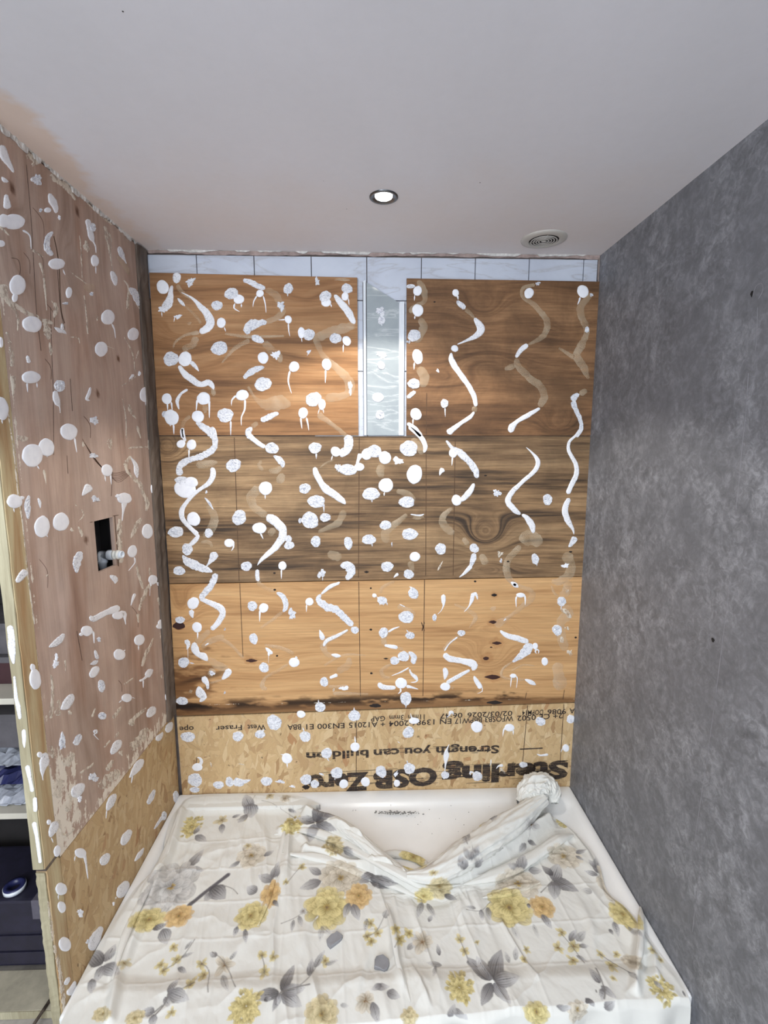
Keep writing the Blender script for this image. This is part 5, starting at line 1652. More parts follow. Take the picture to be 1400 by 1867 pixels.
def rrect(x0, x1, y0, y1, r, z, n=6):
    out = []
    for cx, cy, a0 in ((x1-r, y1-r, 0), (x0+r, y1-r, 90), (x0+r, y0+r, 180), (x1-r, y0+r, 270)):
        for i in range(n+1):
            a = math.radians(a0+90*i/n)
            out.append(bm.verts.new((cx+r*math.cos(a), cy+r*math.sin(a), z)))
    return out


rb = .048
R = [rrect(x0, x1, y0, y1, .004, 0.001), rrect(x0, x1, y0, y1, .004, ZT-.008), rrect(x0+.002, x1-.002, y0+.002, y1-.002, .006, ZT-.002), rrect(x0+.006, x1-.006, y0+.007, y1-.007, .01, ZT), rrect(x0+rb*.5, x1-rb*.5, y0+rb, y1-rb*1.35, .05, ZT-.002),
     rrect(x0+rb*.5+.012, x1-rb*.5-.012, y0+rb+.012, y1-rb*1.35-.010, .055, ZT-.010), rrect(x0+rb*.5+.03, x1-rb*.5-.03, y0+rb+.03, y1-rb*1.35-.035, .06, ZT-.024), rrect(x0+.2, x1-.2, y0+.2, y1-.25, .08, ZT-.028), rrect(x0+.5, x1-.5, y0+.35, y1-.38, .02, ZT-.029)]
for a, b in zip(R, R[1:]):
    for i in range(len(a)):
        j = (i+1) % len(a)
        bm.faces.new((a[i], a[j], b[j], b[i]))
bm.faces.new(R[-1])
bm.faces.new(R[0][::-1])
bmobj('tray_body', bm, 'acrylic', tray, smooth=True)
r = random.Random(12)
V, F = [], []
TRAYP = Plane(2, ZT-.0125, (0, 0, 1))
for i in range(90):
    x = r.gauss(722, 20)
    y = 1481.5+(x-722)*.012+r.gauss(0, 1.6)
    s = r.uniform(.4, 1.5)
    add_dome(V, F, [TRAYP.at(x+s*math.cos(a)*1.5, y+s*math.sin(a)*.7) for a in [k*1.05 for k in range(6)]], TRAYP.at(x, y), TRAYP, .0012, 's', r)
for i in range(26):
    x, y = r.uniform(640, 940), r.uniform(1462, 1530)
    s = r.uniform(.3, .8)
    add_dome(V, F, [TRAYP.at(x+s*math.cos(a), y+s*math.sin(a)) for a in [k*1.05 for k in range(6)]], TRAYP.at(x, y), TRAYP, .0012, 's', r)
o = obj('dust_grains', V, F, 'scuff', tray, kind='stuff')
o.location = -Vector(tray.location)
o['label'] = 'grey dust smear and grit on the white tray'

# ------------------------------------------------------------------ floral dust sheet: print raster
PX0, PX1, PW0, PW1, PR = -1.02, 1.06, 0.86, 2.12, 0.00125
nX, nW = int((PX1-PX0)/PR), int((PW1-PW0)/PR)
base = np.array(lin((219, 218, 212)), np.float32)
IMG = np.ones((nW, nX, 3), np.float32)*base
gx = np.arange(nX)*PR+PX0
gw = np.arange(nW)*PR+PW0
GX, GW = np.meshgrid(gx, gw)
IMG *= (1+0.05*fbm(GX*6, GW*6, 90)[..., None]).astype(np.float32)
YF0 = 1.15


def cl(px, py):
    """photo pixel -> (x, w) on the unrolled sheet"""
    p = TOP.at(px, py)
    if p.y < YF0:
        q = Plane(1, YF0-.02, (0, -1, 0)).at(px, py)
        return q.x, YF0-(ZT-q.z)-.01
    return p.x, p.y


def stamp(cx, cy, R):
    i0, i1 = max(0, int((cx-R-PX0)/PR)), min(nX, int((cx+R-PX0)/PR)+1)
    j0, j1 = max(0, int((cy-R-PW0)/PR)), min(nW, int((cy+R-PW0)/PR)+1)
    if i1 <= i0 or j1 <= j0:
        return None
    return (slice(j0, j1), slice(i0, i1)), GX[j0:j1, i0:i1]-cx, GW[j0:j1, i0:i1]-cy


def petal(cx, cy, ang, L, Wd, c_tip, c_base, alpha=.92, seed=0, sx=1.0, sy=1.0, point=0.6, veins=5, outline=.5):
    """petal starting at (cx,cy) and growing in direction ang"""
    R = max(L, Wd)*1.25*max(sx, sy)
    st = stamp(cx, cy, R)
    if st is None:
        return
    sl_, X, Y = st
    X, Y = X/sx, Y/sy
    u = X*math.cos(ang)+Y*math.sin(ang)
    v = -X*math.sin(ang)+Y*math.cos(ang)
    t = u/L
    wprof = np.clip(np.sin(np.pi*np.clip(t, 0, 1)**(1.2-point*.45)), 0, 1)**(0.55 if point < .5 else .85)*Wd*.5
    rag = 1+0.25*fbm(u*140+seed, v*140, seed % 50)
    d = np.abs(v)/(wprof*rag+1e-6)
    ins = (t > 0) & (t < 1)
    a = np.where(ins, np.clip((1.0-d)/.18, 0, 1), 0)*alpha
    sh = np.clip(t*1.15+.25*fbm(u*60, v*60+seed, (seed+7) % 60), 0, 1)
    vein = 0.5+0.5*np.cos(v/(wprof+1e-6)*math.pi*veins+3*fbm(u*30, v*30, seed % 31))
    sh = np.clip(sh-0.38*vein*(1-t*.5), 0, 1)
    edge = np.clip((d-.72)/.28, 0, 1)*outline
    sh = np.clip(sh-edge, 0, 1)[..., None]
    col = np.array(c_base, np.float32)*(1-sh)+np.array(c_tip, np.float32)*sh
    IMG[sl_] = IMG[sl_]*(1-a[..., None])+col*a[..., None]


PAL = {'y': ((228, 214, 156), (150, 134, 82)), 'b': ((222, 214, 198), (156, 144, 124)), 'o': ((226, 196, 142), (168, 132, 82)), 'g': ((212, 210, 206), (148, 146, 144)), 'yb': ((222, 208, 168), (150, 136, 98))}
LEAF = ((205, 204, 203), (112, 109, 110))
LEAFD = ((176, 174, 174), (78, 74, 76))
PAL = {k: (lin(a), lin(b)) for k, (a, b) in PAL.items()}
LEAF = (lin(LEAF[0]), lin(LEAF[1]))
LEAFD = (lin(LEAFD[0]), lin(LEAFD[1]))
FC = {'A': (120, 1400, 2.121), 'B': (700, 1400, 2.258)}


def cen(fr, x, y, rx, ry=None):
    ox, oy, s = FC[fr]
    px, py = ox+x/s, oy+y/s
    ry = ry or rx
    c = cl(px, py)
    e = cl(px+rx/s, py)
    n_, f_ = cl(px, py-ry/s), cl(px, py+ry/s)
    return c[0], c[1], abs(e[0]-c[0]), abs(n_[1]-f_[1])/2


def peony(fr, x, y, r_, k, ry=None, seed=0, centre=True):
    rr = random.Random(seed+int(x*3+y))
    cx, cy, RX, RY = cen(fr, x, y, r_*1.17, ry*1.17 if ry else None)
    tip, bs = PAL[k]
    for q, (f, n, pl_) in enumerate(((.95, 13, .62), (.78, 12, .6), (.6, 10, .55), (.44, 8, .5), (.28, 6, .45))):
        a0 = rr.uniform(0, 6)
        for i in range(n):
            a = a0+2*math.pi*i/n+rr.uniform(-.2, .2)
            L = RX*pl_*rr.uniform(.8, 1.15)
            start = max(0, f*RX-L*rr.uniform(.85, 1.0))
            dk = rr.uniform(.82, 1.04)
            petal(cx+start*math.cos(a), cy+start*math.sin(a)*RY/RX, a+rr.uniform(-.35, .35), L, L*rr.uniform(.75, 1.1), tuple(v*dk for v in tip), tuple(v*dk for v in bs), seed=rr.randint(0, 999), sx=1, sy=RY/RX, point=.2, alpha=.9 if q else .8)
    if centre:
        for i in range(14):
            a = rr.uniform(0, 6.28)
            petal(cx, cy, a, RX*.16, RX*.05, lin((196, 170, 96)), lin((120, 100, 76)), seed=i, point=.6)


def mum(fr, x, y, rx, ry, k='y', seed=0):
    """shaggy flower head of many narrow petals"""
    rr = random.Random(seed+int(x+y))
    cx, cy, RX, RY = cen(fr, x, y, rx*1.08, ry*1.08)
    tip, bs = PAL[k]
    for q in range(110):
        f = 1-(q/110)**.8
        a = rr.uniform(0, 6.28)
        px_, py_ = cx+RX*f*.64*math.cos(a), cy+RY*f*.64*math.sin(a)
        dk = rr.uniform(.78, 1.05)
        petal(px_, py_, a+rr.uniform(-.7, .7), RX*rr.uniform(.28, .42), RX*.25, tuple(v*dk for v in tip), tuple(v*dk for v in bs), seed=q, point=.8, veins=2)


def leaf(fr, x, y, L, W, deg, dark=False, fade=.92):
    ox, oy, s = FC[fr]
    p0 = cl(ox+x/s, oy+y/s)
    a = math.radians(deg)
    p1 = cl(ox+(x+L*math.cos(a))/s, oy+(y+L*math.sin(a))/s)
    LL = math.hypot(p1[0]-p0[0], p1[1]-p0[1])
    ang = math.atan2(p1[1]-p0[1], p1[0]-p0[0])
    tip, bs = LEAFD if dark else LEAF
    petal(p0[0], p0[1], ang, LL*1.12, LL*W/L*1.3, tip, bs, alpha=fade, seed=int(x+y*3) % 400, point=1.0, veins=7, outline=.35)
    # midrib
    petal(p0[0], p0[1], ang, LL*.95, LL*.03, lin((70, 68, 74)), lin((70, 68, 74)), alpha=.7, seed=3, point=.5)


def stem(fr, pts, w=2.2, c=(120, 116, 112), al=.8):
    ox, oy, s = FC[fr]
    S = catmull([(x, y, 0) for x, y in pts], 3)
    col = np.array(lin(c), np.float32)
    for x, y, _ in S:
        p = cl(ox+x/s, oy+y/s)
        st = stamp(p[0], p[1], .008)
        if st is None:
            continue
        sl_, X, Y = st
        rad = w/s*.0016
        a = (np.clip(1.4-np.sqrt(X*X+Y*Y)/rad, 0, 1)*al)[..., None]
        IMG[sl_] = IMG[sl_]*(1-a)+col*a


def blossom(fr, x, y, r_, k='y', n=5, seed=0):
    rr = random.Random(seed+int(x*5+y))
    cx, cy, RX, RY = cen(fr, x, y, r_*1.15)
    a0 = rr.uniform(0, 6)
    tip, bs = PAL[k]
    for i in range(n):
        petal(cx, cy, a0+2*math.pi*i/n+rr.uniform(-.3, .3), RX*rr.uniform(.65, 1.2), RX*rr.uniform(.5, .8), tip, bs, seed=i+int(x), point=.3, veins=3, alpha=.8)
    for i in range(5):
        petal(cx, cy, rr.uniform(0, 6.28), RX*.25, RX*.09, lin((150, 112, 60)), lin((110, 84, 60)), seed=i)


def cluster(fr, x, y, R, degs, dark=True):
    for i, d in enumerate(degs):
        leaf(fr, x+R*.06*math.cos(math.radians(d)), y+R*.06*math.sin(math.radians(d)), R*(1.0 if i % 2 == 0 else .85), R*.42, d, dark=(i % 2 == 0) if dark else False)


# left part of the sheet (frame A)
stem('A', [(470, 520), (560, 450), (625, 400)], 9, (96, 92, 96)); stem('A', [(600, 440), (640, 455), (660, 475)], 2.5)
leaf('A', 560, 450, 60, 44, 40, True); leaf('A', 560, 470, 40, 30, 130)
leaf('A', 470, 375, 85, 34, -50); leaf('A', 470, 380, 55, 26, 5)
peony('A', 405, 448, 88, 'g'); peony('A', 318, 575, 55, 'y', 42); peony('A', 432, 560, 48, 'o', 40)
leaf('A', 330, 612, 55, 26, -20, True); leaf('A', 370, 610, 55, 34, 75)
mum('A', 482, 215, 46, 52); leaf('A', 500, 250, 42, 20, 30); leaf('A', 495, 245, 36, 16, -60)
blossom('A', 600, 190, 26, 'yb'); leaf('A', 600, 205, 34, 14, 90); leaf('A', 640, 180, 34, 14, -20); blossom('A', 690, 186, 12)
leaf('A', 715, 150, 52, 26, -110); leaf('A', 715, 130, 48, 34, 90); leaf('A', 700, 170, 44, 26, 140)
stem('A', [(660, 190), (700, 170), (720, 130), (735, 100)]); blossom('A', 790, 100, 18, 'yb'); blossom('A', 848, 112, 26, 'b'); leaf('A', 860, 150, 30, 12, 20); stem('A', [(760, 120), (800, 130), (880, 180)])
mum('A', 878, 210, 50, 40, 'y'); cluster('A', 965, 205, 75, (-30, 200, 20, 110, -70)); leaf('A', 1000, 180, 60, 28, -10)
peony('A', 715, 328, 52, 'b', 42); leaf('A', 765, 330, 40, 18, -30); leaf('A', 670, 350, 46, 18, 150); blossom('A', 702, 290, 14, 'yb')
mum('A', 1035, 290, 48, 40, 'yb'); leaf('A', 1075, 300, 44, 22, 40)
leaf('A', 800, 420, 60, 30, -70); leaf('A', 800, 425, 55, 30, 200); leaf('A', 735, 470, 40, 30, 210)
blossom('A', 910, 372, 16); blossom('A', 850, 430, 14); stem('A', [(850, 440), (880, 400), (912, 365)])
peony('A', 790, 478, 36, 'o', 46); peony('A', 712, 560, 56, 'y', 50); leaf('A', 660, 600, 40, 18, 110); leaf('A', 690, 610, 50, 16, 85); leaf('A', 800, 500, 28, 14, 50, True)
leaf('A', 985, 425, 80, 38, 160); leaf('A', 985, 400, 50, 24, 210)
peony('A', 1062, 412, 76, 'b', 62); peony('A', 1008, 528, 80, 'y', 74); peony('A', 1132, 482, 46, 'o', 46)
leaf('A', 1110, 515, 60, 28, 70); leaf('A', 1095, 510, 55, 24, 110); leaf('A', 990, 600, 55, 20, 100, fade=.45); leaf('A', 985, 600, 50, 20, 40, fade=.4)
leaf('A', 1175, 420, 100, 46, 12, True); leaf('A', 1190, 400, 60, 30, 150, True)
stem('A', [(830, 590), (880, 570), (920, 545)], 2); leaf('A', 880, 575, 44, 14, 100, fade=.7); leaf('A', 900, 560, 40, 14, 75, fade=.7); blossom('A', 915, 542, 16, 'g')
for x, y in ((410, 682), (370, 772), (360, 750), (425, 730), (520, 745), (528, 790), (487, 822), (400, 958), (755, 712), (765, 775), (800, 718), (1000, 735), (1178, 590), (1205, 628), (1165, 640), (1275, 612), (1325, 628), (1295, 655), (1180, 660), (1340, 960)):
    blossom('A', x, y, 21)
stem('A', [(370, 770), (425, 740), (460, 700), (495, 650)]); leaf('A', 440, 720, 50, 14, -20, fade=.7); leaf('A', 455, 690, 46, 14, -50, fade=.7); leaf('A', 430, 760, 36, 14, 30)
blossom('A', 607, 750, 34, 'b', 9); leaf('A', 580, 715, 30, 16, 200); leaf('A', 630, 730, 44, 16, -50, fade=.7); leaf('A', 600, 790, 60, 18, 60, fade=.6); stem('A', [(560, 700), (600, 730), (640, 800), (660, 830)])
stem('A', [(520, 745), (545, 770), (555, 850)]); stem('A', [(755, 712), (765, 750), (765, 780)]); stem('A', [(400, 860), (430, 850), (500, 815)])
leaf('A', 405, 850, 75, 40, 20); leaf('A', 400, 850, 60, 30, -50); leaf('A', 390, 870, 70, 38, 100); stem('A', [(405, 850), (385, 900), (330, 960)], 3); leaf('A', 330, 960, 46, 30, -120); leaf('A', 330, 965, 36, 22, 60)
leaf('A', 940, 790, 60, 24, -80); leaf('A', 960, 760, 70, 24, -60, fade=.8); leaf('A', 1000, 750, 50, 14, -20, fade=.6); stem('A', [(900, 830), (945, 790), (980, 730)])
cluster('A', 835, 850, 95, (-65, 35, 110, -10, 170), True); leaf('A', 835, 850, 80, 30, 105); stem('A', [(835, 850), (900, 830), (945, 820)], 3)
mum('A', 700, 905, 72, 84); leaf('A', 770, 880, 30, 16, -20, True)
blossom('A', 1160, 882, 38, 'b', 8); leaf('A', 1195, 830, 50, 22, 0); leaf('A', 1240, 850, 50, 30, 20); leaf('A', 1185, 920, 60, 26, 70); leaf('A', 1220, 820, 40, 20, 150)
peony('A', 990, 955, 60, 'yb', 66); peony('A', 265, 975, 34, 'yb', 34); peony('A', 130, 965, 40, 'yb', 34); leaf('A', 1060, 930, 40, 20, -40, fade=.6)
leaf('A', 1165, 570, 50, 16, 100, fade=.6); stem('A', [(1150, 640), (1200, 620), (1240, 540)]); leaf('A', 1235, 570, 34, 22, -80, fade=.6); stem('A', [(1270, 680), (1290, 650), (1330, 620)]); leaf('A', 1320, 690, 40, 18, -40, fade=.7)
blossom('A', 1375, 662, 34, 'g', 9)
# side drape at the left
leaf('A', 160, 735, 70, 36, -60); leaf('A', 150, 745, 70, 36, -140, True); leaf('A', 155, 750, 60, 34, 30); leaf('A', 150, 750, 60, 30, 110); leaf('A', 110, 800, 50, 24, 90); blossom('A', 230, 740, 20, 'yb')
peony('A', 1345, 340, 48, 'y', 40)
# right part of the sheet (frame B)
peony('B', 228, 482, 46, 'yb', 40); peony('B', 165, 515, 36, 'y', 26); leaf('B', 250, 510, 50, 24, 20, True); leaf('B', 160, 540, 60, 22, 110, fade=.8); leaf('B', 180, 545, 60, 20, 60, fade=.8)
peony('B', 350, 225, 30, 'y', 18); leaf('B', 410, 210, 44, 26, -60); leaf('B', 330, 260, 50, 18, 110, fade=.7); stem('B', [(300, 260), (350, 350), (340, 300)], 2)
leaf('B', 340, 370, 56, 22, -120, fade=.8); leaf('B', 345, 370, 60, 22, -70, fade=.8); leaf('B', 350, 330, 40, 16, 30, fade=.7); leaf('B', 320, 410, 60, 32, -110); leaf('B', 370, 400, 40, 24, -60); blossom('B', 195, 420, 16)
blossom('B', 595, 230, 34, 'g', 7); leaf('B', 590, 290, 40, 22, 20, True); leaf('B', 580, 300, 40, 18, 120, fade=.8); stem('B', [(590, 240), (590, 290), (560, 330)])
mum('B', 748, 212, 32, 28); leaf('B', 790, 250, 50, 14, 30, fade=.7)
leaf('B', 560, 415, 60, 30, -80); leaf('B', 560, 410, 55, 34, 200); leaf('B', 600, 410, 50, 30, 0, fade=.8)
peony('B', 555, 465, 84, 'b', 56); peony('B', 520, 562, 86, 'y', 72); peony('B', 655, 560, 46, 'o', 44)
leaf('B', 655, 590, 66, 28, 55); leaf('B', 600, 545, 18, 12, 90, True); stem('B', [(340, 570), (400, 575), (440, 540)], 2); leaf('B', 400, 570, 44, 16, 80, fade=.8); leaf('B', 430, 560, 50, 20, 80, fade=.8); leaf('B', 380, 565, 40, 14, 190, fade=.7)
leaf('B', 530, 640, 60, 18, 60, fade=.4); leaf('B', 620, 630, 60, 16, 70, fade=.35)
leaf('B', 700, 445, 105, 56, 25, True); leaf('B', 700, 450, 66, 34, -70); leaf('B', 705, 455, 66, 36, 90); leaf('B', 700, 430, 56, 30, -140, True); stem('B', [(650, 500), (700, 450)], 3)
peony('B', 742, 350, 64, 'b', 46); leaf('B', 790, 340, 40, 14, -20); leaf('B', 790, 350, 36, 14, 30)
leaf('B', 875, 420, 66, 28, -80); leaf('B', 880, 430, 50, 24, 200); leaf('B', 870, 400, 40, 20, -130); leaf('B', 860, 500, 36, 30, 200, fade=.6)
peony('B', 942, 480, 44, 'b', 86); peony('B', 980, 590, 42, 'y', 56); leaf('B', 950, 620, 60, 22, 70, fade=.8); leaf('B', 975, 480, 60, 26, 60, True); leaf('B', 1000, 640, 50, 20, 50, fade=.7)
for x, y, q in ((738, 665, 22), (722, 728, 24), (790, 722, 30), (785, 780, 24), (900, 755, 18), (940, 800, 22), (965, 755, 16), (935, 850, 14), (590, 735, 16), (578, 775, 18), (315, 695, 20), (335, 742, 20), (385, 705, 12), (48, 650, 16), (65, 690, 20), (105, 668, 18), (1092, 735, 16), (1130, 775, 16)):
    blossom('B', x, y, q)
leaf('B', 770, 700, 50, 18, -60); leaf('B', 800, 700, 50, 20, -50, fade=.7); leaf('B', 810, 720, 36, 16, 0); leaf('B', 800, 760, 46, 18, 30, fade=.8); stem('B', [(735, 670), (780, 720), (830, 790)]); stem('B', [(900, 755), (950, 790), (1010, 830)]); stem('B', [(315, 695), (335, 740), (350, 780)])
blossom('B', 160, 705, 42, 'b', 9); peony('B', 1020, 785, 30, 'b', 28, centre=False); leaf('B', 1000, 820, 50, 16, 60, fade=.6); leaf('B', 345, 780, 30, 12, 60)
leaf('B', 545, 780, 55, 18, -90, fade=.6); leaf('B', 520, 790, 46, 18, -110, fade=.6); leaf('B', 230, 760, 44, 16, -100); leaf('B', 240, 800, 60, 18, 190, fade=.7); leaf('B', 215, 800, 40, 14, 110, fade=.7)
leaf('B', 880, 870, 66, 34, -120); leaf('B', 885, 880, 70, 34, 40); leaf('B', 890, 890, 74, 32, 80); stem('B', [(870, 810), (900, 900), (895, 940)], 3)
mum('B', 308, 888, 68, 86); cluster('B', 440, 862, 115, (-70, 50, 105, -10, 225, -120))
mum('B', 1170, 935, 56, 92); leaf('B', 1220, 900, 60, 22, 60, True); leaf('B', 1100, 860, 50, 24, 40, fade=.8); leaf('B', 1075, 620, 90, 30, 65, True)
peony('B', 620, 1015, 48, 'y', 40); peony('B', 790, 1005, 42, 'b', 36); leaf('B', 840, 960, 40, 24, 60, True); leaf('B', 700, 990, 60, 26, 10); leaf('B', 900, 1000, 50, 26, -20); leaf('B', 270, 1000, 70, 34, 30); leaf('B', 260, 1040, 60, 30, -60); peony('B', 100, 1030, 34, 'yb', 34)
leaf('B', 935, 650, 24, 16, 60, True); leaf('B', 185, 620, 30, 14, -60, fade=.8)
IMG = np.clip(IMG, 0, 1)


def sample(x, w):
    fx = np.clip((x-PX0)/PR, 0, nX-1.001)
    fw_ = np.clip((w-PW0)/PR, 0, nW-1.001)
    i, j = fx.astype(int), fw_.astype(int)
    a, b = (fx-i)[..., None], (fw_-j)[..., None]
    return (IMG[j, i]*(1-a)+IMG[j, i+1]*a)*(1-b)+(IMG[j+1, i]*(1-a)+IMG[j+1, i+1]*a)*b


# ------------------------------------------------------------------ dust sheet geometry
def curve_pts(pix, n):
    P = np.array([[TOP.at(*p).x, TOP.at(*p).y] for p in pix])
    S = catmull([(p[0]*1000, p[1]*1000, 0) for p in P], 2)
    S = np.array(S)[:, :2]/1000
    d = np.r_[0, np.cumsum(np.hypot(*(S[1:]-S[:-1]).T))]
    t = np.linspace(0, d[-1], n)
    return np.stack([np.interp(t, d, S[:, 0]), np.interp(t, d, S[:, 1])], 1)


NU, NV, NH = 760, 400, 90
Bc = curve_pts([(335, 1458), (362, 1448), (420, 1446), (480, 1446), (550, 1452), (590, 1470), (625, 1492), (655, 1520), (690, 1545), (735, 1566), (770, 1574), (800, 1566), (830, 1548), (858, 1518), (890, 1500), (925, 1486), (950, 1470), (975, 1462), (1008, 1478)], NU)
Lc = curve_pts([(335, 1458), (314, 1488), (300, 1530), (293, 1566), (244, 1622), (205, 1680), (172, 1735), (144, 1790), (122, 1840), (104, 1878)], NV)
Rc = curve_pts([(1008, 1478), (1040, 1500), (1070, 1535), (1092, 1570), (1108, 1615), (1140, 1650), (1170, 1690), (1205, 1740), (1235, 1775), (1250, 1808)], NV)
Fc = curve_pts([(104, 1885), (400, 1876), (700, 1862), (960, 1838), (1250, 1815)], NU)
Fc[:, 1] = np.minimum(Fc[:, 1], TYF-.008)
Lc[:, 1] = np.interp(np.linspace(0, 1, NV), [0, .85, 1], [0, 0, 1])*(Fc[0, 1]-Lc[-1, 1])+Lc[:, 1]
Rc[:, 1] = np.interp(np.linspace(0, 1, NV), [0, .85, 1], [0, 0, 1])*(Fc[-1, 1]-Rc[-1, 1])+Rc[:, 1]
u = np.linspace(0, 1, NU)[None, :]
v = np.linspace(0, 1, NV)[:, None]
CX = (1-v)*Bc[None, :, 0]+v*Fc[None, :, 0]+(1-u)*Lc[:, None, 0]+u*Rc[:, None, 0]-((1-u)*(1-v)*Bc[0, 0]+u*(1-v)*Bc[-1, 0]+(1-u)*v*Fc[0, 0]+u*v*Fc[-1, 0])
CY = (1-v)*Bc[None, :, 1]+v*Fc[None, :, 1]+(1-u)*Lc[:, None, 1]+u*Rc[:, None, 1]-((1-u)*(1-v)*Bc[0, 1]+u*(1-v)*Bc[-1, 1]+(1-u)*v*Fc[0, 1]+u*v*Fc[-1, 1])


def dist_poly(X, Y, pix):
    P = [TOP.at(*p) for p in pix]
    best = np.full(X.shape, 9.0)
    tt = np.zeros(X.shape)
    for k in range(len(P)-1):
        ax, ay, bx, by = P[k].x, P[k].y, P[k+1].x, P[k+1].y
        L2 = (bx-ax)**2+(by-ay)**2
        t = np.clip(((X-ax)*(bx-ax)+(Y-ay)*(by-ay))/L2, 0, 1)
        d = np.hypot(X-ax-t*(bx-ax), Y-ay-t*(by-ay))
        s = np.sign((bx-ax)*(Y-ay)-(by-ay)*(X-ax))
        m = d < np.abs(best)
        best = np.where(m, d*s, best)
        tt = np.where(m, (k+t)/(len(P)-1), tt)
    return best, tt


Z = np.full(CX.shape, ZT+.004)
CX = np.clip(CX, XL+.003, XR-.004)
# sagging into the pan
edge = np.minimum.reduce([CX-XL, XR-CX, YB-CY, (CY-TYF)])
Z -= .022*sm(edge, .05, .12)
# broad lift of the sheet near its back-left corner over the rim
RIDGES = [  # pixels, amplitude, sharpness towards + and - side
    ([(560, 1478), (600, 1500), (640, 1530), (680, 1565), (720, 1592), (760, 1604), (800, 1602), (860, 1580), (920, 1550), (960, 1522), (1000, 1490)], .046, .030, .020, .15),
    ([(640, 1555), (700, 1590), (760, 1616), (820, 1620)], .014, .012, .01, .4),
    ([(830, 1560), (870, 1528), (910, 1508), (950, 1490), (985, 1468)], .040, .024, .022, .1),
    ([(500, 1508), (540, 1500), (590, 1505), (640, 1522), (700, 1558)], .024, .014, .02, .25),
    ([(540, 1535), (600, 1548), (660, 1570), (730, 1590)], .020, .015, .012, .3),
    ([(850, 1600), (910, 1585), (960, 1560), (1010, 1530), (1050, 1516)], .018, .012, .018, .3),
    ([(880, 1620), (930, 1612), (980, 1602)], .010, .008, .014, .6),
    ([(690, 1548), (735, 1546), (770, 1558)], .022, .012, .012, .4),
    ([(600, 1478), (640, 1510), (665, 1545)], .018, .010, .012, .4),
    ([(500, 1500), (530, 1512), (520, 1560), (510, 1640)], .013, .012, .02, .6),
    ([(530, 1500), (560, 1530), (540, 1570)], .012, .010, .012, .6),
    ([(330, 1480), (312, 1540), (285, 1610), (250, 1690), (215, 1770), (200, 1860)], .018, .012, .014, .2),
    ([(300, 1560), (262, 1630), (232, 1700), (200, 1800)], .012, .007, .012, .3),
    ([(470, 1600), (460, 1690), (400, 1760)], .006, .02, .02, .8), ([(585, 1600), (560, 1680), (540, 1760)], .007, .012, .02, .8),
    ([(706, 1640), (716, 1700), (722, 1750), (745, 1830)], .016, .008, .016, .5), ([(740, 1730), (770, 1800), (790, 1850)], .010, .006, .02, .7), ([(690, 1680), (660, 1760), (640, 1860)], .007, .010, .02, .8),
    ([(905, 1650), (945, 1720), (985, 1790)], .010, .006, .02, .5), ([(880, 1640), (860, 1720), (850, 1800)], .004, .02, .02, .9),
    ([(1172, 1640), (1166, 1700), (1162, 1780), (1160, 1820)], .022, .010, .012, .3), ([(1120, 1620), (1165, 1690), (1205, 1750)], .010, .010, .010, .5), ([(1190, 1730), (1200, 1800)], .010, .01, .01, .6),
    ([(1000, 1500), (1060, 1560), (1090, 1600)], .008, .02, .02, .8), ([(420, 1520), (360, 1560), (320, 1620)], .006, .02, .03, .8), ([(360, 1640), (320, 1740), (300, 1850)], .006, .012, .02, .8), ([(1040, 1600), (1080, 1680), (1090, 1780)], .005, .012, .02, .8),
]
wx = CX+.012*fbm(CX*9, CY*9, 70)
wy = CY+.012*fbm(CX*9, CY*9, 75)
for pix, amp, s1, s2, endf in RIDGES:
    d, tt = dist_poly(wx, wy, pix)
    prof = np.where(d > 0, np.exp(-(d/s1)**2), np.exp(-(d/s2)**2))
    fade = sm(tt, 0, endf*.5)*sm(1-tt, 0, endf*.5) if endf > .2 else 1
    Z = Z+amp*prof*fade
    Z = Z-amp*.12*np.exp(-((np.abs(d)-s1*2.0)/(s1*.8))**2)*fade
# fine wrinkles stretched along the heap
hp, tt = dist_poly(CX, CY, RIDGES[0][0])
near = np.exp(-(hp/.09)**2)
Z += near*.014*fbm(tt*14, hp*40, 77)
Z += .006*fbm(CX*7, CY*7, 78)+.0045*np.abs(fbm(CX*20+CY*9, CY*12, 79))
rdg = 1-np.clip(np.abs(fbm(CX*8+CY*1.6, CY*1.5, 83))*6, 0, 1)
Z += .009*rdg**2*(.4+sm(fbm(CX*3, CY*3, 85), -.1, .25))
rdg = 1-np.clip(np.abs(fbm(CX*3.5-CY*3.5, CY*3.2+CX*2.0, 84))*9, 0, 1)
Z += .003*rdg**2
Z += .014*np.maximum(0, fbm(CX*3.2+CY*1.5, CY*2.2, 80))
# pressed fold lines of the sheet
for k in range(9):
    xx = CX+.10*CY-(-.72+.19*k)
    Z += .0016*np.exp(-(xx/.005)**2)
for k in range(5):
    yy = CY-.02*CX-(1.24+.13*k)
    Z += .0014*np.exp(-(yy/.005)**2)
# edges come down on to the tray
ed = np.minimum(np.minimum(u, 1-u)*1.5, v*.8+0*u)
Z = np.maximum(Z, ZT-.025)
drop = 1-sm(ed, 0, .022)
low = np.where((CX-XL < .03) | (XR-CX < .03) | (YB-CY < .06) | (CY < TYF+.05), ZT+.0035, ZT-.0225)
low = np.maximum(low, ZT-.0225+.025*(1-sm(edge, .03, .10)))
Z = Z*(1-drop)+low*drop
Z = np.maximum(Z, ZT+.003-.0265*sm(edge, .028, .085))
Z = np.where(CY < TYF+.06, np.maximum(Z, ZT+.003), Z)
rim = (YB-CY < .09)
Z = np.where(rim, np.maximum(Z, ZT+.003), Z)
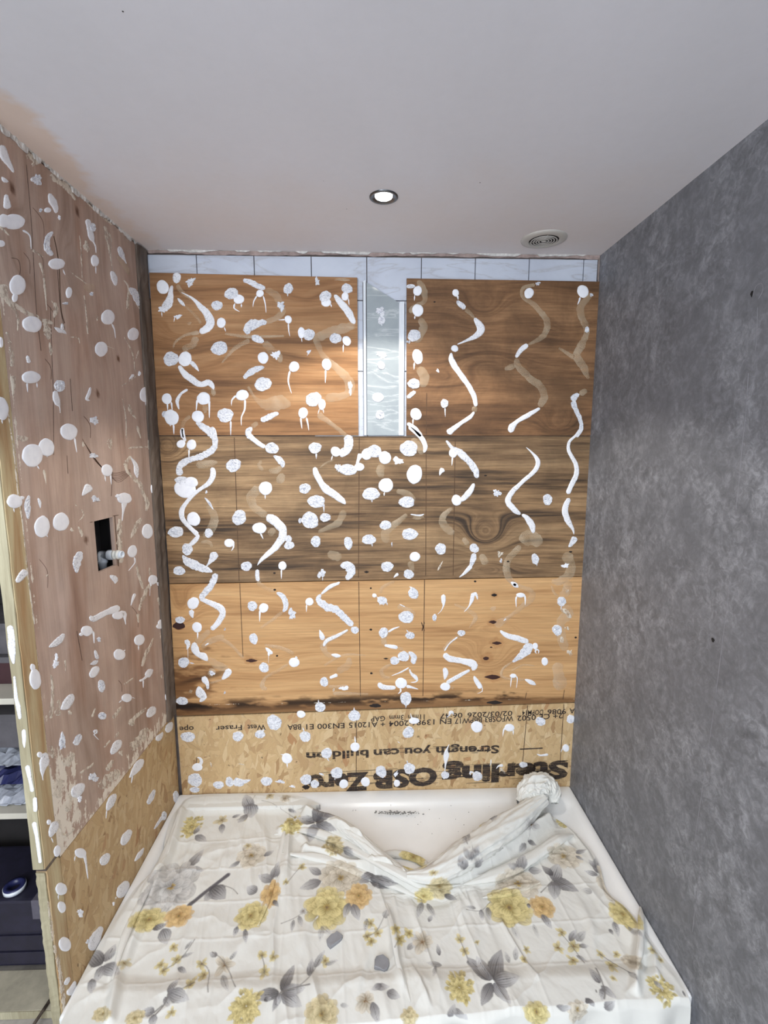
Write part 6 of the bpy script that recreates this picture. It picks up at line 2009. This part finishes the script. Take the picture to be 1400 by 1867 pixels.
# hanging front
t = np.linspace(0, 1, NH)[1:, None]
ulin = u[0]
fl = (.013*np.sin(ulin*41+2*np.sin(ulin*9))+.010*np.sin(ulin*87+1.3)+.010*fbm(ulin*18, ulin*0+3, 81))[None, :]
HX = CX[-1][None, :]+t*.012*fbm(np.repeat(u, NH-1, 0)*12, t+0*u, 82)
dropz = .138*t
HY = np.minimum(CY[-1][None, :], TYF-.008)-.010*np.sin(np.clip(t*6, 0, 1)*math.pi/2)-np.clip(t*2.2, 0, 1)*(fl*.9+.012)
zr_ = Z[-1][None, :]
HZ = zr_*(1-t)+t*(.012)
HZ = zr_-(zr_-.012)*t**1.15
AX, AY, AZ = np.vstack([CX, HX]), np.vstack([CY, HY]), np.vstack([Z, HZ])
AW = np.vstack([CY, CY[-1][None, :]-dropz])
# sideways shift of print on steep slopes gives natural distortion
V3 = np.stack([AX, AY, AZ], -1).reshape(-1, 3)
rows = NV+NH-1
jj, ii = np.meshgrid(np.arange(rows-1), np.arange(NU-1), indexing='ij')
q0 = (jj*NU+ii).ravel()
Q = np.stack([q0, q0+NU, q0+NU+1, q0+1], 1)


def grid_mesh(name, V3, Q, mat, parent, colr=None, label=None):
    me = bpy.data.meshes.new(name)
    me.vertices.add(len(V3))
    me.vertices.foreach_set('co', V3.astype(np.float32).ravel())
    me.loops.add(Q.size)
    me.loops.foreach_set('vertex_index', Q.astype(np.int32).ravel())
    me.polygons.add(len(Q))
    me.polygons.foreach_set('loop_start', np.arange(0, Q.size, 4, dtype=np.int32))
    me.polygons.foreach_set('loop_total', np.full(len(Q), 4, np.int32))
    me.polygons.foreach_set('use_smooth', np.ones(len(Q), bool))
    me.update(calc_edges=True)
    me.validate()
    if colr is not None:
        c = np.ones((len(V3), 4), np.float32)
        c[:, :3] = colr
        me.attributes.new('print', 'FLOAT_COLOR', 'POINT').data.foreach_set('color', c.ravel())
    me.materials.append(MAT[mat])
    o = bpy.data.objects.new(name, me)
    COL.objects.link(o)
    if parent:
        o.parent = parent
        o.location = -Vector(parent.location)
    if label:
        o['label'] = label
    return o


AWs = AW.copy()
AWs[:NV] += (Z-(ZT-.006))*.9
colr = sample(AX, AWs).reshape(-1, 3)
sheet = thing('dust_sheet', 'white cotton sheet printed with yellow and grey flowers, spread over the shower tray', 'sheet', (.1, TYF-.04, 0.01))
grid_mesh('sheet_cloth', V3, Q, 'cloth', sheet, colr)
# folded layer lying over the heap: a draped flap from the dip up to the bunched corner
def flap(name, centre_px, wid, hgt, seed, label, twist=0.0, z0=ZT, shiftc=(0, 0), nseg=150, nr=56, crease=1.0):
    C = np.array([[TOP.at(p[0], p[1]).x, TOP.at(p[0], p[1]).y, p[2]] for p in centre_px])
    S = np.array(catmull([(c[0]*1000, c[1]*1000, c[2]*1000) for c in C], 2))/1000
    d = np.r_[0, np.cumsum(np.linalg.norm(S[1:]-S[:-1], axis=1))]
    tq = np.linspace(0, d[-1], nseg)
    P = np.stack([np.interp(tq, d, S[:, k]) for k in range(3)], 1)
    T = np.gradient(P, axis=0)
    T /= np.linalg.norm(T, axis=1)[:, None]
    side = np.cross(T, np.array([0, 0, 1.0]))
    side /= np.linalg.norm(side, axis=1)[:, None]
    upv = np.cross(side, T)
    s = np.linspace(0, 1, nseg)[:, None]
    a = np.linspace(0, 2*math.pi, nr, endpoint=False)[None, :]
    w = np.interp(s, np.linspace(0, 1, len(wid)), wid)
    h = np.interp(s, np.linspace(0, 1, len(hgt)), hgt)
    pl = a+twist*s
    n1 = fbm(np.cos(pl)*2.2+5+s*3, np.sin(pl)*2.2+5+s*1.2, seed)
    n2 = np.abs(fbm(np.cos(pl)*5+9+s*5, np.sin(pl)*5+9-s*3, seed+5))
    n3 = 1-np.abs(np.sin(pl*5+6*n1+s*4))
    n4 = 1-np.clip(np.abs(fbm(np.cos(pl)*3+np.sin(pl)+s*4, np.sin(pl)*3+s*7, seed+9))*5, 0, 1)
    rad = 1+crease*(.42*n1-.34*n2+.16*n3+.20*n4)
    Xo = w*rad*np.cos(a)
    Zo = h*rad*np.sin(a)
    Vv = P[:, None, :]+side[:, None, :]*Xo[..., None]+upv[:, None, :]*Zo[..., None]
    Vv[..., 2] = np.maximum(Vv[..., 2], z0+.002)
    j, i = np.meshgrid(np.arange(nseg-1), np.arange(nr), indexing='ij')
    Qf = np.stack([(j*nr+i).ravel(), (j*nr+(i+1) % nr).ravel(), ((j+1)*nr+(i+1) % nr).ravel(), ((j+1)*nr+i).ravel()], 1)
    cc = sample(Vv[..., 0]+shiftc[0]+.0*a, Vv[..., 1]+shiftc[1]+(Vv[..., 2]-ZT)*1.1).reshape(-1, 3)
    return grid_mesh(name, Vv.reshape(-1, 3), Qf, 'cloth', sheet, cc, label)


flap('rolled_fold', [(742, 1606, .176), (790, 1606, .186), (840, 1578, .192), (890, 1545, .196), (935, 1516, .200), (968, 1492, .206), (990, 1478, .214)], [.012, .034, .046, .048, .044, .036, .022], [.010, .020, .028, .030, .030, .028, .018], 101, 'rolled back fold running up to the corner', 1.2, z0=ZT-.02, shiftc=(.0, .0), crease=.95)
flap('bunched_corner', [(945, 1478, .190), (960, 1470, .205), (975, 1463, .222), (992, 1460, .222), (1006, 1466, .200), (1010, 1474, .180)], [.012, .036, .046, .046, .034, .012], [.012, .034, .046, .044, .032, .012], 131, 'bunched-up corner of the sheet standing on the tray rim', 2.0, shiftc=(.095, -.06), nseg=130, nr=110, crease=1.5)
flap('rolled_fold', [(570, 1484, .166), (610, 1504, .176), (650, 1535, .180), (690, 1568, .178), (730, 1592, .170), (765, 1604, .160)], [.008, .018, .022, .020, .016, .006], [.006, .012, .015, .014, .012, .005], 151, 'narrow rolled fold left of the dip', .8, z0=ZT-.02, crease=.9)


def on_sheet(pix, dz):
    out = []
    for px_, py_ in pix:
        q_ = TOP.at(px_, py_)
        k_ = int(np.argmin((CX-q_.x)**2+(CY-q_.y)**2))
        out.append((px_, py_, float(Z.ravel()[k_])+dz))
    return out


for pix, w_, h_, sd in (([(500, 1512), (555, 1508), (610, 1524), (665, 1562), (720, 1598), (780, 1614), (840, 1606)], .019, .011, 171), ([(515, 1552), (590, 1556), (655, 1578), (720, 1606), (770, 1628)], .015, .009, 175), ([(845, 1606), (905, 1590), (965, 1562), (1020, 1530), (1052, 1512)], .020, .012, 179),
                        ([(690, 1552), (725, 1546), (762, 1556), (790, 1580)], .014, .010, 183), ([(880, 1628), (930, 1618), (985, 1600)], .010, .006, 187), ([(520, 1500), (512, 1545), (498, 1600), (470, 1680)], .009, .006, 191), ([(325, 1490), (306, 1545), (268, 1625), (232, 1700), (205, 1790)], .012, .007, 195),
                        ([(705, 1640), (716, 1700), (726, 1760), (748, 1830)], .008, .006, 199), ([(1168, 1650), (1168, 1710), (1162, 1780)], .009, .008, 203)):
    flap('pleat', on_sheet(pix, .001), [.002, w_, w_*1.15, w_*.9, w_, .002], [.001, h_, h_*1.1, h_*.9, h_, .001], sd, None, .5, z0=ZT-.026, nseg=110, nr=30, crease=.6)


# grey chips lying on the sheet
def chip(px, py, pts, label, seed):
    q_ = TOP.at(px, py)
    k_ = np.argmin((CX-q_.x)**2+(CY-q_.y)**2)
    z = float(np.max(Z.ravel()[[k_, k_-NU*3, k_+NU*3, k_-5, k_+5]]))+.004
    pl = Plane(2, z, (0, 0, 1))
    c = pl.at(px, py)
    r = random.Random(seed)
    bm = bmesh.new()
    lo, hi, hi2 = [], [], []
    for x, y in pts:
        p = pl.at(px+x, py+y)
        q = c+(p-c)*.93
        lo.append(bm.verts.new((p.x, p.y, z-.006)))
        hi.append(bm.verts.new((p.x, p.y, z+.004+r.uniform(-.0008, .0008))))
        hi2.append(bm.verts.new((q.x, q.y, z+.006+r.uniform(-.0006, .0006))))
    n = len(pts)
    for i in range(n):
        j = (i+1) % n
        bm.faces.new((lo[i], lo[j], hi[j], hi[i]))
        bm.faces.new((hi[i], hi[j], hi2[j], hi2[i]))
    bm.faces.new(hi2)
    bm.faces.new(lo[::-1])
    o = bmobj('rubble_chip', bm, 'chip')
    tag(o, label, 'rubble', 'grey chips on the sheet')
    return o


chip(610, 1713, [(-15, 2), (-6, -8), (0, -10), (4, -14), (8, -12), (15, -5), (13, 0), (8, 4), (-2, 12), (-8, 16), (-13, 10)], 'flat squarish grey chip on the sheet between the two lower yellow flowers', 1)
chip(696, 1756, [(-13, -4), (-10, -11), (2, -14), (12, -6), (14, 3), (10, 12), (4, 16), (-6, 11), (-14, 8)], 'rounded grey chip on the sheet right of the squarish one', 2)

# ------------------------------------------------------------------ pipe elbow in the hole
pe_c = Plane(0, XL-.052, (1, 0, 0)).at(186, 1012)
pe = thing('pipe_elbow', 'white plastic push-fit pipe elbow poking out of the square hole in the left wall', 'pipe fitting', pe_c)
c = pe_c
d = Vector((1, -.12, .05)).normalized()
lathe('elbow_socket', [(.0, -.016), (.014, -.012), (.0145, 0), (.0145, .022), (.0165, .022), (.0175, .026), (.0175, .040), (.016, .043)], c, d, 'pipe', pe, n=32)
lathe('collar', [(.0150, .043), (.0165, .044), (.0165, .050), (.0150, .051), (.0150, .056), (.0158, .057), (.0158, .062), (.0125, .064)], c, d, 'pipe_collar', pe, n=32, label='cream ribbed release collar')
lathe('pipe_mouth', [(.0125, .060), (.0125, .072), (.0118, .074), (.0090, .074), (.0085, .060), (0, .058)], c, d, 'pipe', pe, n=28)
lathe('down_pipe', [(.0, .0), (.0150, .004), (.0150, .026), (.0165, .027), (.0165, .036), (.0130, .040), (.0120, .058), (.0110, .058), (.0110, .075), (0, .075)], c+Vector((0, 0, .010)), (0, 0, -1), 'pipe', pe, n=28)

# ------------------------------------------------------------------ next room: shelves and their contents
SY = 1.352
su = thing('shelving_unit', 'pale shelving unit in the dark gap behind the left partition', 'shelves', (-1.3, SY, 0))
for z in (.602, .972, 1.36, 1.75):
    box('shelf_board', (-1.85, SY, z-.019), (XL-.075, 1.652, z), 'shelf', su, bevel=.0015)
box('side_panel', (XL-.074, SY+.004, .02), (XL-.060, 1.652, 2.1), 'slate', su)
box('side_panel', (-1.87, SY+.004, .02), (-1.852, 1.652, 2.1), 'shelf', su)
box('back_panel', (-1.85, 1.6525, .02), (XL-.075, 1.658, 2.1), 'slate', su)


def packet(lo, hi, mat, label, seed, stripes=None, name='plastic_packet'):
    r = random.Random(seed)
    nx, ny = 14, 10
    V, F = [], []
    for s, zf in ((0, 0), (1, 1)):
        for j in range(ny+1):
            for i in range(nx+1):
                u_, v_ = i/nx, j/ny
                e = min(u_, 1-u_, v_, 1-v_)
                k = min(1, e*5)
                z = lo[2]+(hi[2]-lo[2])*(.25+(k**.5)*(.5 if s else -.25)*(.8+.5*math.sin(u_*19+seed)*math.cos(v_*13+seed)) + (.12*r.uniform(-1, 1) if s else 0))
                z = max(z, lo[2]+.0005)
                V.append((lo[0]+(hi[0]-lo[0])*u_, lo[1]+(hi[1]-lo[1])*v_, z))
    n = (nx+1)*(ny+1)
    for s in (0, 1):
        for j in range(ny):
            for i in range(nx):
                a = s*n+j*(nx+1)+i
                F.append((a, a+1, a+nx+2, a+nx+1))
    for i in range(nx):
        for j in (0, ny):
            a = j*(nx+1)+i
            F.append((a, a+1, a+1+n, a+n))
    for j in range(ny):
        for i in (0, nx):
            a = j*(nx+1)+i
            F.append((a, a+nx+1, a+nx+1+n, a+n))
    o = obj(name, V, F, mat)
    tag(o, label, 'packet')
    return o


packet((-1.20, 1.375, .6025), (-1.00, 1.55, .650), 'poly', 'crumpled clear plastic packet lying on the middle shelf', 3)
packet((-1.26, 1.40, .651), (-1.03, 1.58, .700), 'blue_plastic', 'dark blue crumpled packet on top of the clear packet', 8)
packet((-1.22, 1.42, .701), (-1.02, 1.60, .745), 'poly', 'clear plastic packet topmost of the shelf pile', 5)
def lidded(name, lo, hi, mat, label, cat, lidmat):
    t_ = thing(name, label, cat, ((lo[0]+hi[0])/2, lo[1], lo[2]))
    h_ = (hi[2]-lo[2])
    box('box_body', lo, (hi[0], hi[1], lo[2]+h_*.78), mat, t_, bevel=.002)
    box('box_lid', (lo[0]-.002, lo[1]-.002, lo[2]+h_*.781), (hi[0]+.002, hi[1], hi[2]), lidmat, t_, bevel=.002)


lidded('card_box', (-1.32, 1.44, .9725), (-1.01, 1.64, 1.06), 'maroon', 'dark maroon box on the upper shelf', 'box', 'grey_card')
lidded('card_box', (-1.30, 1.46, 1.0605), (-1.02, 1.64, 1.16), 'grey_card', 'grey box stacked on the maroon box on the upper shelf', 'box', 'grey_card')
lidded('card_box', (-1.28, 1.46, .746), (-1.03, 1.63, .86), 'grey_card', 'grey box above the plastic packets on the middle shelf', 'box', 'grey_card')

# toolbox
tb = thing('toolbox', 'dark navy plastic toolbox below the shelves', 'toolbox', (-1.25, 1.385, .0285))
box('toolbox_body', (-1.55, 1.385, .0285), (-.945, 1.60, .150), 'navy', tb, bevel=.006)
box('drawer_front', (-1.54, 1.379, .040), (-.955, 1.386, .085), 'navy', tb, bevel=.003)
box('drawer_front', (-1.54, 1.379, .092), (-.955, 1.386, .146), 'navy', tb, bevel=.003)
box('toolbox_lid', (-1.552, 1.381, .1505), (-.943, 1.60, .272), 'navy', tb, bevel=.010)
for x in (-1.02, -1.36):
    l_ = box('latch', (x-.022, 1.3735, .128), (x+.022, 1.381, .172), 'navy', tb, bevel=.003)
    box('latch_slot', (x-.012, 1.3722, .142), (x+.012, 1.3742, .158), 'dark', tb, bevel=.001)
for x in (-1.0, -1.3):
    box('latch_slot', (x-.016, 1.3772, .060), (x+.012, 1.3795, .074), 'dark', tb, bevel=.001)
box('tape_band', (-1.075, 1.380, .2725), (-1.010, 1.595, .2735), 'navy_light', tb, label='strip of grey tape over the lid')
box('tape_band', (-1.078, 1.3800, .205), (-1.012, 1.3812, .272), 'navy_light', tb)
tr_c = Vector((-1.155, 1.42, .2735))
tr_ = thing('tape_roll', 'roll of tape with a white rim lying on the toolbox', 'tape', tr_c)
lathe('tape', [(.018, 0), (.030, 0), (.030, .018), (.018, .018), (.018, 0)], tr_c, (0, 0, 1), 'blue_plastic', tr_, n=32)
lathe('tape_rim', [(.0302, .0025), (.0315, .0025), (.0315, .0155), (.0302, .0155), (.0302, .0025)], tr_c, (0, 0, 1), 'trim', tr_, n=32)
# floor board and stick
fb = thing('floor_board', 'pale stained board lying on the floor in front of the toolbox', 'board', (-1.3, 1.25, 0))
box('board_panel', (-1.75, 1.256, .001), (XL-.04, 1.372, .028), 'board', fb, bevel=.0015)
box('board_edge', (-1.75, 1.2535, .002), (XL-.04, 1.2555, .0275), 'timber_edge', fb)
s0, s1 = Plane(1, 1.27, (0, -1, 0)).at(88, 1822), Plane(1, 1.22, (0, -1, 0)).at(72, 1870)
sk = tube('stick', [(s0.x, 1.30, .034), (s0.x-.005, 1.24, .034), (s0.x-.02, 1.12, .03)], [.004, .0045, .0045], 'timber_dark')
tag(sk, 'thin dark stick lying across the pale board beside the post', 'stick')
